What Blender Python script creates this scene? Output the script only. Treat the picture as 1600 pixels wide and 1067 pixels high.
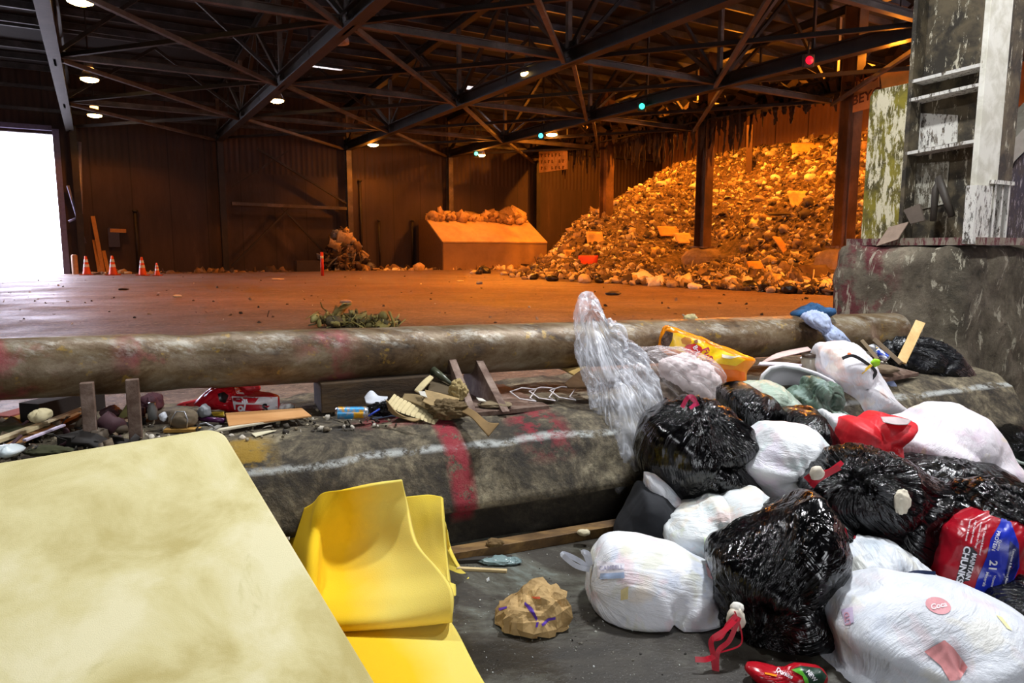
import bpy, bmesh, math, random
import numpy as np
from mathutils import Vector, Matrix
from mathutils.bvhtree import BVHTree

for o in list(bpy.data.objects):
    bpy.data.objects.remove(o)
SC = bpy.context.scene
COL = SC.collection
random.seed(7)
RNG = np.random.default_rng(11)

# ------------------------------------------------------------------ camera
FPX, EYE = 1100.0, 1.6
PITCH = math.atan((533.5 - 388) / FPX)
cam = bpy.data.cameras.new('camera'); cam_o = bpy.data.objects.new('camera', cam); COL.objects.link(cam_o)
cam.sensor_width = 36; cam.lens = 36 * FPX / 1600; cam.clip_end = 400; cam.clip_start = 0.05
cam_o.location = (0, 0, EYE); cam_o.rotation_euler = (math.pi / 2 - PITCH, 0, 0)
SC.camera = cam_o

# ------------------------------------------------------------------ world, exposure
SC.view_settings.view_transform = 'Standard'; SC.view_settings.look = 'None'
SC.view_settings.gamma = 1; SC.view_settings.exposure = 0.0
SC.view_settings.use_curve_mapping = False
W = bpy.data.worlds.new('world'); SC.world = W; W.use_nodes = True
bg = W.node_tree.nodes['Background']; bg.inputs[0].default_value = (0.80, 0.79, 1.0, 1); bg.inputs[1].default_value = 17.0
SC.cycles.use_denoising = True
SC.cycles.max_bounces = 6; SC.cycles.transparent_max_bounces = 24
SC.cycles.sample_clamp_indirect = 6.0

UA = np.array([0.8625, 0.506, 0.0]); VA = np.array([-0.506, 0.8625, 0.0])   # building axes: along the back wall, and into depth
BA = np.array([0.92, 0.39, 0.0]); NA = np.array([-0.39, 0.92, 0.0])          # barrier axes: along it, across it
ZF = 0.5                                                                     # tipping floor level, lane is 0
def UV(u, v, z): return Vector(UA * u + VA * v + np.array([0, 0, z]))
def SN(s, n, z): return Vector(BA * s + NA * n + np.array([0, 0, z]))
_F = np.array([0, math.cos(PITCH), -math.sin(PITCH)]); _U = np.array([0, math.sin(PITCH), math.cos(PITCH)]); _R = np.array([1., 0, 0])
CAM = np.array([0, 0, EYE])
def ray(x, y): return _F + _R * (x - 800) / FPX - _U * (y - 533.5) / FPX
def GZ(x, y, z): d = ray(x, y); return Vector(CAM + d * (z - EYE) / d[2])
def PY(x, y, Y): d = ray(x, y); return Vector(CAM + d * Y / d[1])
def PN(x, y, n): d = ray(x, y); return Vector(CAM + d * n / float(d @ NA))

def area(name, loc, target, size, power, col, spread=math.pi):
    l = bpy.data.lights.new(name, 'AREA'); l.shape = 'DISK'; l.size = size; l.energy = power; l.color = col; l.spread = spread
    o = bpy.data.objects.new(name, l); COL.objects.link(o); o.location = loc
    o.rotation_euler = (Vector(target) - Vector(loc)).to_track_quat('-Z', 'Y').to_euler(); return o
# white lights added above the unloading lane, no fixtures (out of the picture, 6 m up)
area('added_lane_light', (2.3, 4.9, 6.3), (0.9, 3.2, 0), 0.5, 450, (0.95, 0.97, 1.0))
area('added_lane_light', (-2.6, 5.2, 6.3), (-1.0, 3.0, 0), 0.5, 190, (0.97, 0.98, 1.0))
area('added_lane_light', (6.0, 3.4, 6.3), (4.6, 6.2, 1), 0.5, 240, (0.97, 0.98, 1.0))
# soft fill added behind the photographer, standing in for daylight from the lane
area('rear_fill_light', (1.5, -7.5, 3.6), (1.2, 3.5, 0.4), 4.2, 330, (0.93, 0.96, 1.0))
SODIUM = (1.0, 0.275, 0.018)
def point(loc, power, col=SODIUM, r=0.15, cone=150):           # shaded downlight: a hooded lamp shining down and out; also the added floor spots
    l = bpy.data.lights.new('lamp_or_fill_light', 'SPOT'); l.energy = power; l.color = col; l.shadow_soft_size = r
    l.spot_size = math.radians(cone); l.spot_blend = .35
    o = bpy.data.objects.new('lamp_or_fill_light', l); COL.objects.link(o); o.location = loc; return o

# ------------------------------------------------------------------ materials
def srgb(h):
    if isinstance(h, str):
        h = h.lstrip('#'); c = [int(h[i:i + 2], 16) / 255 for i in (0, 2, 4)]
    else: c = list(h)
    return tuple(((x + .055) / 1.055) ** 2.4 if x > .04045 else x / 12.92 for x in c) + (1.0,)

class NT:
    def __init__(s, name):
        s.m = bpy.data.materials.new(name); s.m.use_nodes = True; s.t = s.m.node_tree; s.n = s.t.nodes
        s.b = s.n['Principled BSDF']; s.out = s.n['Material Output']
        tc = s.n.new('ShaderNodeTexCoord'); s.obj = tc.outputs['Object']
    def link(s, a, b): s.t.links.new(a, b)
    def new(s, t, **k):
        n = s.n.new(t)
        for a, v in k.items(): setattr(n, a, v)
        return n
    def mapping(s, scale=(1, 1, 1), rot=(0, 0, 0), src=None, loc=(0, 0, 0)):
        m = s.new('ShaderNodeMapping'); m.inputs['Scale'].default_value = scale; m.inputs['Rotation'].default_value = rot; m.inputs['Location'].default_value = loc
        s.link(src or s.obj, m.inputs['Vector']); return m.outputs[0]
    def noise(s, scale, detail=6, rough=.6, src=None, dist=0):
        n = s.new('ShaderNodeTexNoise'); n.inputs['Scale'].default_value = scale; n.inputs['Detail'].default_value = detail
        n.inputs['Roughness'].default_value = rough; n.inputs['Distortion'].default_value = dist
        s.link(src or s.obj, n.inputs['Vector']); return n.outputs['Fac']
    def ramp(s, fac, stops, interp='LINEAR'):
        r = s.new('ShaderNodeValToRGB'); r.color_ramp.interpolation = interp
        while len(r.color_ramp.elements) < len(stops): r.color_ramp.elements.new(.5)
        for e, (p, c) in zip(r.color_ramp.elements, stops):
            e.position = p; e.color = c if not isinstance(c, (int, float)) else (c, c, c, 1)
        s.link(fac, r.inputs[0]); return r.outputs[0]
    def mix(s, fac, a, b, mode='MIX'):
        m = s.new('ShaderNodeMix', data_type='RGBA', blend_type=mode)
        for sock, v in ((m.inputs[0], fac), (m.inputs[6], a), (m.inputs[7], b)):
            if isinstance(v, (int, float)): sock.default_value = v
            elif isinstance(v, tuple): sock.default_value = v
            else: s.link(v, sock)
        return m.outputs[2]
    def math(s, op, a, b=0.0):
        m = s.new('ShaderNodeMath', operation=op)
        for sock, v in zip(m.inputs, (a, b)):
            if isinstance(v, (int, float)): sock.default_value = v
            else: s.link(v, sock)
        return m.outputs[0]
    def dot(s, axis, src=None):
        m = s.new('ShaderNodeVectorMath', operation='DOT_PRODUCT'); s.link(src or s.obj, m.inputs[0]); m.inputs[1].default_value = tuple(axis); return m.outputs['Value']
    def band(s, val, lo, hi, soft):
        a = s.new('ShaderNodeMapRange'); a.inputs[1].default_value = lo - soft; a.inputs[2].default_value = lo + soft; s.link(val, a.inputs[0])
        b = s.new('ShaderNodeMapRange'); b.inputs[1].default_value = hi + soft; b.inputs[2].default_value = hi - soft; s.link(val, b.inputs[0])
        return s.math('MULTIPLY', a.outputs[0], b.outputs[0])
    def attr(s, name):
        a = s.new('ShaderNodeAttribute'); a.attribute_name = name; return a
    def bump(s, h, strength=.3, dist=.01, prev=None):
        b = s.new('ShaderNodeBump'); b.inputs['Strength'].default_value = strength; b.inputs['Distance'].default_value = dist
        s.link(h, b.inputs['Height'])
        if prev is not None: s.link(prev, b.inputs['Normal'])
        s.link(b.outputs[0], s.b.inputs['Normal']); return b.outputs[0]
    def set(s, **k):
        for a, v in k.items():
            i = s.b.inputs[a.replace('_', ' ')]
            if isinstance(v, (int, float, tuple)): i.default_value = v
            else: s.link(v, i)
        return s

def plain(name, c, rough=.6, metal=0.0, var=.15, scale=8, bump=.1, emit=0):
    m = NT(name); base = srgb(c)
    dark = tuple(x * (1 - var * 2) for x in base[:3]) + (1,); lite = tuple(min(1, x * (1 + var)) for x in base[:3]) + (1,)
    n = m.noise(scale, 5, .65)
    m.set(Base_Color=m.ramp(n, [(.3, dark), (.55, base), (.75, lite)]), Roughness=rough, Metallic=metal)
    if bump: m.bump(m.noise(scale * 4, 4, .6), bump, .01)
    if emit: m.set(Emission_Color=base, Emission_Strength=emit)
    return m.m
_pc = {}
def P(c, rough=.6, metal=0.0, var=.12, **k):
    key = (c, rough, metal, var) + tuple(sorted(k.items()))
    if key not in _pc: _pc[key] = plain('paint_' + str(len(_pc)), c, rough, metal, var, **k)
    return _pc[key]
def grimy(name, cols, scale=3, rough=.8, metal=0, bump=.4, bscale=20, stretch=(1, 1, 1), bdist=.01):
    m = NT(name); v = m.mapping(stretch)
    n = m.noise(scale, 9, .68, v, .3)
    k = len(cols); st = [(.28 + .44 * i / max(1, k - 1), srgb(c)) for i, c in enumerate(cols)]
    m.set(Base_Color=m.ramp(n, st), Roughness=rough, Metallic=metal)
    m.bump(m.noise(bscale, 8, .65, v), bump, bdist); return m
def emis(name, c, s):
    m = NT(name); m.set(Base_Color=(0, 0, 0, 1), Emission_Color=tuple(c) + (1,), Emission_Strength=s); return m.m

# tipping floor: wet, tracked, brown-grey concrete
m = NT('tipping_floor')
al = m.mapping((.7, 1.3, 1), (0, 0, math.radians(-30)))
n1 = m.noise(.8, 12, .78, al, .8); n2 = m.noise(.35, 5, .6)
c = m.ramp(n1, [(.3, srgb('#4e3e33')), (.5, srgb('#7c6453')), (.72, srgb('#a08672'))])
c = m.mix(m.ramp(n2, [(.4, 0.0), (.62, .6)]), c, srgb('#6a574a'))
c = m.mix(m.ramp(m.noise(14, 6, .8), [(.43, .65), (.49, 0.0)]), c, srgb('#33281f'))
c = m.mix(m.ramp(m.noise(11, 5, .8), [(.56, 0.0), (.62, .5)]), c, srgb('#c0a48c'))
c = m.mix(m.ramp(m.noise(2.2, 8, .75, m.mapping((.3, 2.2, 1), (0, 0, math.radians(-30))), .3), [(.34, .7), (.42, 0.0)]), c, srgb('#3c3026'))
m.set(Base_Color=c, Roughness=m.ramp(m.noise(.5, 6, .6), [(.35, .38), (.65, .7)]))
m.bump(m.noise(7, 10, .8), .8, .05); M_TIP = m.m
# lane concrete, wet and green-grey
m = NT('lane_floor')
n1 = m.noise(.9, 10, .72, None, .5)
c = m.ramp(n1, [(.38, srgb('#1f1b15')), (.50, srgb('#37322a')), (.56, srgb('#545349')), (.66, srgb('#84908a'))])
sp = m.new('ShaderNodeTexVoronoi'); sp.inputs['Scale'].default_value = 60; m.link(m.obj, sp.inputs['Vector'])
c = m.mix(m.ramp(sp.outputs['Distance'], [(.06, .8), (.12, 0.0)]), c, srgb('#8b8a80'))
m.set(Base_Color=c, Roughness=m.ramp(m.noise(2.2, 6, .6), [(.4, .28), (.6, .6)]))
m.bump(m.noise(45, 7, .7), .35, .01); M_LANE = m.m
# barrier concrete with white scrape line and red and yellow paint
m = NT('barrier_concrete')
n1 = m.noise(2.6, 13, .78, None, .4); n2 = m.noise(17, 9, .75)
c = m.ramp(n1, [(.36, srgb('#1d1913')), (.46, srgb('#463e30')), (.54, srgb('#776c56')), (.66, srgb('#b0a486'))])
c = m.mix(m.ramp(n2, [(.42, .55), (.56, 0.0)]), c, srgb('#2a251e'))
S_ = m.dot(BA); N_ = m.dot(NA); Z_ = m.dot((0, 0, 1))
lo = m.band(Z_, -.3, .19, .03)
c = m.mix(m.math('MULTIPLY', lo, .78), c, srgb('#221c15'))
wn = m.ramp(m.noise(9, 10, .8), [(.44, 0.0), (.54, .95)])
line = m.math('MULTIPLY', m.band(m.math('ADD', Z_, m.math('MULTIPLY', m.noise(2, 3), .05)), .516, .540, .007), wn)
c = m.mix(line, c, srgb('#b9bcb8'))
rn = m.ramp(m.noise(12, 8, .75), [(.40, 0.0), (.47, .85)])
red = m.math('MULTIPLY', m.band(S_, 1.13, 1.25, .02), rn)
red = m.math('MULTIPLY', red, m.band(Z_, .14, 1.0, .03))
red2 = m.math('MULTIPLY', m.math('MULTIPLY', m.band(S_, 1.62, 1.9, .06), m.band(Z_, .45, 1., .08)), m.ramp(m.noise(8, 8, .7), [(.45, 0.0), (.55, .7)]))
red3 = m.math('MULTIPLY', m.math('MULTIPLY', m.band(S_, .75, 1.2, .06), m.band(N_, 3.9, 4.1, .05)), m.ramp(m.noise(8, 8, .7), [(.42, 0.0), (.52, .8)]))
c = m.mix(m.math('MAXIMUM', m.math('MAXIMUM', red, red2), red3), c, srgb('#9a1c30'))
yel = m.math('MULTIPLY', m.math('MULTIPLY', m.band(S_, .0, .22, .06), m.band(N_, 3.6, 3.9, .05)), m.ramp(m.noise(7, 6, .7), [(.4, 0.0), (.5, .8)]))
c = m.mix(yel, c, srgb('#b08a20'))
m.set(Base_Color=c, Roughness=.8)
b1 = m.bump(m.noise(7, 10, .75), .7, .05); m.bump(m.noise(40, 8, .75), .6, .012, b1); M_BAR = m.m
# pillar block concrete, red overspray and white drips
m = NT('block_concrete')
n1 = m.noise(1.8, 10, .75, None, .6)
c = m.ramp(n1, [(.34, srgb('#3a3428')), (.47, srgb('#5f5646')), (.58, srgb('#7c7260')), (.7, srgb('#a59a82'))])
U_ = m.dot(UA); V_ = m.dot(VA)
rr = m.math('MULTIPLY', m.band(V_, 4.12, 4.9, .12), m.band(U_, 6.3, 7.0, .1))
rr = m.math('MULTIPLY', rr, m.ramp(m.noise(2.6, 6, .7), [(.44, 0.0), (.54, .85)]))
c = m.mix(rr, c, srgb('#6b1f2a'))
drip = m.ramp(m.noise(9, 6, .7, m.mapping((1, 1, .3)), .8), [(.585, 0.0), (.61, .85)])
c = m.mix(drip, c, srgb('#b9b29c'))
drip2 = m.ramp(m.noise(13, 6, .7, m.mapping((.4, .4, 1)), .5), [(.3, .85), (.40, 0.0)])
c = m.mix(drip2, c, srgb('#28231b'))
m.set(Base_Color=c, Roughness=.85)
b1 = m.bump(m.noise(4, 9, .75), .8, .06); m.bump(m.noise(30, 8, .75), .6, .015, b1); M_BLOCK = m.m
# the fat pipe
m = NT('pipe_steel')
al = m.mapping((.35, 1.2, 1), (0, 0, math.radians(-23)))
n1 = m.noise(3.5, 12, .78, al, .3)
c = m.ramp(n1, [(.35, srgb('#2e2012')), (.46, srgb('#5f4a30')), (.58, srgb('#7d6d54')), (.72, srgb('#a09a86'))])
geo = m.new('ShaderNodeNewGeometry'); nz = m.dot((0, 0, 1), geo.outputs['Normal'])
c = m.mix(m.math('MULTIPLY', m.band(nz, .35, .95, .12), m.ramp(m.noise(10, 9, .8, al), [(.5, 0.0), (.62, .6)])), c, srgb('#b4b2a6'))  # whitish highlight painted into the colour where the pipe faces up
S_ = m.dot(BA)
rd = m.math('MULTIPLY', m.math('MAXIMUM', m.band(S_, -.45, -.2, .1), m.math('MAXIMUM', m.band(S_, -1.15, -.85, .1), m.band(S_, .5, .75, .1))), m.ramp(m.noise(3.1, 5, .6), [(.47, 0.0), (.6, .65)]))
c = m.mix(rd, c, srgb('#a33a4a'))
yl = m.ramp(m.noise(11, 6, .7), [(.60, 0.0), (.66, .5)])
c = m.mix(yl, c, srgb('#a8862a'))
m.set(Base_Color=c, Roughness=m.ramp(m.noise(6, 6, .7), [(.3, .3), (.7, .6)]), Metallic=.25)
b1 = m.bump(m.noise(1.7, 4, .5), .5, .06); m.bump(m.noise(25, 8, .7), .35, .01, b1); M_PIPE = m.m
# walls
def wallmat(name, c1, c2, seam_axis, width, col3):
    m = NT(name); ax = m.dot(seam_axis)
    sy = m.mapping((1, 1, .18)); n1 = m.noise(1.3, 8, .7, sy); n2 = m.noise(.3, 4, .6)
    c = m.ramp(n1, [(.3, srgb(c1)), (.6, srgb(c2)), (.8, srgb(col3))])
    c = m.mix(m.ramp(n2, [(.4, 0.0), (.65, .5)]), c, srgb(c1))
    fr = m.math('FRACT', m.math('DIVIDE', ax, width)); seam = m.math('LESS_THAN', fr, .03)
    c = m.mix(m.math('MULTIPLY', seam, .75), c, srgb('#1a120c'))
    rib = m.math('SINE', m.math('MULTIPLY', ax, 24.0))
    zz = m.dot((0, 0, 1)); up = m.band(zz, 5.2, 99, .05)
    m.set(Base_Color=c, Roughness=.75)
    m.bump(m.math('ADD', m.math('MULTIPLY', m.math('MULTIPLY', rib, up), .5), m.math('MULTIPLY', n1, 1.0)), .5, .05); return m.m
M_WB = wallmat('wall_back_plates', '#2a1e1a', '#3f2e27', UA, 1.55, '#604a3e')
M_WR = wallmat('wall_right_plates', '#8a6450', '#b58a70', VA, 2.1, '#c8a084')
M_ROOF = grimy('roof_deck', ['#0e0c0b', '#171513', '#221f1d'], 1, .9, 0, .2, 6).m
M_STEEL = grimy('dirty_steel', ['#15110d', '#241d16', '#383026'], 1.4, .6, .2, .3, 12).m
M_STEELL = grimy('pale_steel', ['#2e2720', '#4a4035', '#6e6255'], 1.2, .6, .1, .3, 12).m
M_RUST = grimy('rusty_plate', ['#3b2a22', '#5b4438', '#7b675a', '#96837a'], 8, .65, .3, .4, 30).m
M_PURLIN = grimy('purlin_steel', ['#232120', '#3c3a39', '#5a5756'], 1.5, .5, .2, .2, 8).m
M_COLD = grimy('column_brown', ['#3f2c1c', '#5e4329', '#7d5c3c'], 1, .7, .1, .3, 9).m
M_FOOT = grimy('footing_concrete', ['#4c4036', '#7a6858', '#a08c78'], 1.4, .9, 0, .8, 6, bdist=.06).m

# ------------------------------------------------------------------ numpy noise
def _h(ix, iy, iz, seed):
    n = (ix * 374761393 + iy * 668265263 + iz * 2147483647 + seed * 1274126177) & 0xffffffff
    n = ((n ^ (n >> 13)) * 1274126177) & 0xffffffff
    return ((n ^ (n >> 16)) & 0xffff) / 32767.5 - 1.0
def vnoise(p, seed=0):
    p = np.asarray(p, float); i = np.floor(p).astype(np.int64); f = p - i; f = f * f * f * (f * (f * 6 - 15) + 10)
    r = 0
    for dx in (0, 1):
        wx = f[:, 0] if dx else 1 - f[:, 0]
        for dy in (0, 1):
            wy = f[:, 1] if dy else 1 - f[:, 1]
            for dz in (0, 1):
                wz = f[:, 2] if dz else 1 - f[:, 2]
                r = r + wx * wy * wz * _h(i[:, 0] + dx, i[:, 1] + dy, i[:, 2] + dz, seed)
    return r
def fbm(p, octs=4, seed=0, gain=.5, ridge=False):
    p = np.asarray(p, float); a, r, t = 1.0, 0, 0
    for k in range(octs):
        n = vnoise(p * 2.03 ** k + 17.3 * k, seed + k)
        r = r + a * ((1 - 2 * np.abs(n)) if ridge else n); t += a; a *= gain
    return r / t

# ------------------------------------------------------------------ object helpers
def tag(o, label=None, cat=None, group=None, kind=None):
    if label: o['label'] = label
    if cat: o['category'] = cat
    if group: o['group'] = group
    if kind: o['kind'] = kind
    return o
def link(o, parent=None):
    COL.objects.link(o)
    if parent is not None:
        o.parent = parent; o.matrix_parent_inverse = Matrix.Translation(-parent.location) if parent.type == 'EMPTY' else Matrix.Identity(4)
    return o
def empty(name, loc, label, cat, group=None):
    o = bpy.data.objects.new(name, None); COL.objects.link(o); o.location = loc; o.empty_display_size = .1
    return tag(o, label, cat, group)
def mesh_obj(name, v, f, mat, parent=None, smooth=False, mats=None, midx=None):
    me = bpy.data.meshes.new(name); me.from_pydata([tuple(p) for p in v], [], [tuple(q) for q in f])
    for mm in (mats or [mat]): me.materials.append(mm)
    if midx is not None: me.polygons.foreach_set('material_index', np.asarray(midx, np.int32))
    if smooth: me.polygons.foreach_set('use_smooth', np.ones(len(me.polygons), bool))
    me.update(); o = bpy.data.objects.new(name, me); return link(o, parent)
class MB:
    def __init__(s): s.v = []; s.f = []
    def add(s, v, f): k = len(s.v); s.v += [Vector(p) for p in v]; s.f += [[i + k for i in q] for q in f]; return s
    def box(s, c, x, y, z):                     # centre and three half-axis vectors
        c, x, y, z = map(Vector, (c, x, y, z))
        v = [c + sx * x + sy * y + sz * z for sz in (-1, 1) for sy in (-1, 1) for sx in (-1, 1)]
        return s.add(v, [(0, 2, 3, 1), (4, 5, 7, 6), (0, 1, 5, 4), (2, 6, 7, 3), (0, 4, 6, 2), (1, 3, 7, 5)])
    def bar(s, p, q, w, h=None, up=(0, 0, 1)):
        p, q = Vector(p), Vector(q); d = (q - p); L = d.length; d.normalize(); up = Vector(up)
        x = d.cross(up)
        if x.length < 1e-3: x = d.cross(Vector((UA[0], UA[1], 0)))
        x.normalize(); y = x.cross(d); h = h or w
        return s.box((p + q) / 2, x * w / 2, d * L / 2, y * h / 2)
    def ibeam(s, p, q, depth, width, t=.03, up=(0, 0, 1)):
        p, q = Vector(p), Vector(q); d = (q - p).normalized(); x = d.cross(Vector(up))
        if x.length < 1e-3: x = Vector(VA)
        x.normalize(); y = x.cross(d).normalized()
        for sg in (-1, 1): s.bar(p + y * sg * depth / 2, q + y * sg * depth / 2, width, t, up=y)
        return s.bar(p, q, t, depth, up=y)
    def tube(s, pts, r, n=10, cap=True, sx=1.0, sy=1.0):
        pts = [Vector(p) for p in pts]; k0 = len(s.v); prev = None
        rs = r if isinstance(r, (list, tuple)) else [r] * len(pts)
        for i, p in enumerate(pts):
            d = (pts[min(i + 1, len(pts) - 1)] - pts[max(i - 1, 0)])
            d = d.normalized() if d.length > 1e-9 else Vector((0, 0, 1))
            if prev is None: a = d.orthogonal().normalized()
            else: a = (prev - d * prev.dot(d)); a = a.normalized() if a.length > 1e-6 else d.orthogonal().normalized()
            prev = a; b = d.cross(a)
            for j in range(n):
                t = 2 * math.pi * j / n; s.v.append(p + (a * math.cos(t) * sx + b * math.sin(t) * sy) * rs[i])
        for i in range(len(pts) - 1):
            for j in range(n): s.f.append([k0 + i * n + j, k0 + i * n + (j + 1) % n, k0 + (i + 1) * n + (j + 1) % n, k0 + (i + 1) * n + j])
        if cap: s.f.append([k0 + j for j in range(n)][::-1]); s.f.append([k0 + (len(pts) - 1) * n + j for j in range(n)])
        return s
    def lathe(s, c, prof, axis=(0, 0, 1), n=24):
        c = Vector(c); ax = Vector(axis).normalized(); a = ax.orthogonal().normalized(); b = ax.cross(a); k0 = len(s.v)
        for r, h in prof:
            for j in range(n):
                t = 2 * math.pi * j / n; s.v.append(c + ax * h + (a * math.cos(t) + b * math.sin(t)) * r)
        for i in range(len(prof) - 1):
            for j in range(n): s.f.append([k0 + i * n + j, k0 + i * n + (j + 1) % n, k0 + (i + 1) * n + (j + 1) % n, k0 + (i + 1) * n + j])
        return s
    def prism(s, poly, off):
        k = len(poly); off = Vector(off); a = [Vector(p) for p in poly]
        return s.add(a + [p + off for p in a], [list(range(k))[::-1], list(range(k, 2 * k))] + [[i, (i + 1) % k, k + (i + 1) % k, k + i] for i in range(k)])
    def build(s, name, mat, parent=None, smooth=False, bevel=0, seg=2):
        o = mesh_obj(name, s.v, s.f, mat, parent, smooth)
        bm = bmesh.new(); bm.from_mesh(o.data); bmesh.ops.recalc_face_normals(bm, faces=bm.faces)
        bm.to_mesh(o.data); bm.free()
        if bevel:
            md = o.modifiers.new('bevel', 'BEVEL'); md.width = bevel; md.segments = seg; md.limit_method = 'ANGLE'
        return o
def roughen(o, amp, scale, cuts=3, seed=0, zkeep=None):
    """subdivide a coarse mesh and push its surface about, as broken concrete is"""
    bm = bmesh.new(); bm.from_mesh(o.data)
    for _ in range(cuts):
        es = [e for e in bm.edges if e.calc_length() > .09]
        if not es: break
        bmesh.ops.subdivide_edges(bm, edges=es, cuts=1, use_grid_fill=True)
    bmesh.ops.triangulate(bm, faces=[f for f in bm.faces if len(f.verts) > 4])
    bm.normal_update(); co = np.array([v.co for v in bm.verts]); nm = np.array([v.normal for v in bm.verts])
    d = amp * fbm(co * scale, 4, seed)
    for v, q in zip(bm.verts, co + nm * d[:, None]):
        if zkeep is None or v.co.z > zkeep: v.co = q
    bm.to_mesh(o.data); bm.free(); o.data.polygons.foreach_set('use_smooth', np.ones(len(o.data.polygons), bool)); return o
# ================================================================== SETTING
def st(o): o['kind'] = 'structure'; return o
def sheet(name, pts, mat, th=(0, 0, -.2)): return st(MB().prism(pts, th).build(name, mat))
VB, UR = 36.4, 33.0                       # back wall and right wall planes
def roofz(v): return 9.0 + (VB - v) * .055
# floors
sheet('floor_1', [SN(-16, 3.75, ZF), SN(5.9, 3.75, ZF), UV(6.9, 4.1, ZF), UV(33, 4.1, ZF), UV(33, 36.9, ZF), UV(-14, 36.9, ZF), UV(-18, 4, ZF)], M_TIP, (0, 0, -.48))
sheet('floor_2', [SN(-20, -14, 0), SN(26, -14, 0), SN(26, 9, 0), SN(-20, 9, 0)], M_LANE, (0, 0, -.2))
sheet('ground_outside', [UV(-30, 36.9, ZF - .03), UV(6, 36.9, ZF - .03), UV(6, 70, ZF - .03), UV(-30, 70, ZF - .03)], P('#b9b9b4', .8), (0, 0, -.2))
# walls
D0, D1, DT = -9.0, -1.26, 6.40            # big doorway at the far left
def wallbox(mb, u0, u1, v0, v1, z0, z1):
    return mb.prism([UV(u0, v0, z0), UV(u1, v0, z0), UV(u1, v1, z0), UV(u0, v1, z0)], (0, 0, z1 - z0))
w = MB(); wallbox(w, D1, UR + .2, VB, VB + .3, 0, 9.2); wallbox(w, -14, D0, VB, VB + .3, 0, 9.2); wallbox(w, D0, D1, VB, VB + .3, DT, 9.2)
st(w.build('wall_back', M_WB))
st(wallbox(MB(), UR, UR + .3, -16, VB, 0, 11.6).build('wall_right', M_WR))
st(wallbox(MB(), -14.3, -14, -16, VB + .3, 0, 11.8).build('wall_left', M_WB))
st(wallbox(MB(), -14, UR, -16.3, -16, 0, 12).build('wall_front', M_WB))
fr = MB()                                                            # door frame and rolled shutter box
fr.box(UV((D0 + D1) / 2, VB - .12, DT + .22), Vector(UA) * (D1 - D0) / 2, Vector(VA) * .12, (0, 0, .10))
fr.box(UV(D1 + .13, VB - .1, (ZF + DT) / 2 + .1), Vector(UA) * .12, Vector(VA) * .1, (0, 0, (DT - ZF) / 2 + .1))
st(fr.build('door_1', P('#6a6480', .5, .2)))
# roof deck with three open roof lights
SK = []
for (px, py, wu, wv) in ((508, 100, 1.7, 1.0), (734, 134, .75, .9), (772, 140, 1.0, .9)):
    z = 9.4; p = GZ(px, py, z); 
    for _ in range(4):
        v = float(np.array(p) @ VA); z = roofz(v); p = GZ(px, py, z)
    u = float(np.array(p) @ UA); v = float(np.array(p) @ VA); SK.append((u - wu / 2, u + wu / 2, v - wv / 2, v + wv / 2))
us = sorted({-14, UR} | {x for s in SK for x in s[:2]}); vs = sorted({-16, VB + .3} | {x for s in SK for x in s[2:]})
rf = MB()
for a, b in zip(us, us[1:]):
    for c_, d in zip(vs, vs[1:]):
        if any(s[0] - .01 <= a and b <= s[1] + .01 and s[2] - .01 <= c_ and d <= s[3] + .01 for s in SK): continue
        rf.prism([UV(a, c_, roofz(c_)), UV(b, c_, roofz(c_)), UV(b, d, roofz(d)), UV(a, d, roofz(d))], (0, 0, .12))
st(rf.build('ceiling', M_ROOF))
for i, s in enumerate(SK):
    a, b, c_, d = s; f = MB(); zc = roofz(c_) + .02
    f.bar(UV(a, c_, zc), UV(b, c_, zc), .06, .25); f.bar(UV(a, d, zc), UV(b, d, zc), .06, .25)
    f.bar(UV(a, c_, zc), UV(a, d, zc), .06, .25); f.bar(UV(b, c_, zc), UV(b, d, zc), .06, .25); f.bar(UV(a, (c_ + d) / 2, zc), UV(b, (c_ + d) / 2, zc), .07, .1)
    st(f.build('window_%d' % (i + 1), P('#8a8478', .5)))
ORD = ['first', 'second', 'third', 'fourth', 'fifth', 'sixth', 'seventh', 'eighth', 'ninth', 'tenth', 'eleventh', 'twelfth', 'thirteenth', 'fourteenth', 'fifteenth', 'sixteenth',
       'seventeenth', 'eighteenth', 'nineteenth', 'twentieth', 'twenty-first', 'twenty-second']
BAYN = ['the doorway-side bay', 'the wall bracing bay', 'the bunker-side bay', 'the heap-side bay']
# purlins: one thing each, running along the building
pg = 'purlins under the roof deck'
for i in range(22):
    v = 35.6 - i * 1.45; z = roofz(v) - .14
    if any(s[2] - .1 < v < s[3] + .1 for s in SK): v = [s for s in SK if s[2] - .1 < v < s[3] + .1][0][2] - .2
    tag(MB().ibeam(UV(-13.8, v, z), UV(UR - .1, v, z), .22, .1, .02).build('roof_purlin', M_PURLIN), 'thin dark steel purlin under the roof deck, %s from the back wall' % ORD[i], 'beam', pg)
for i, z in enumerate((7.35, 8.25)):
    tag(MB().bar(UV(-13.8, VB - .08, z), UV(UR - .1, VB - .08, z), .14, .14).build('wall_girt', M_PURLIN), ['lower', 'upper'][i] + ' of the two steel rails along the back wall above the doorway', 'beam')

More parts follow.
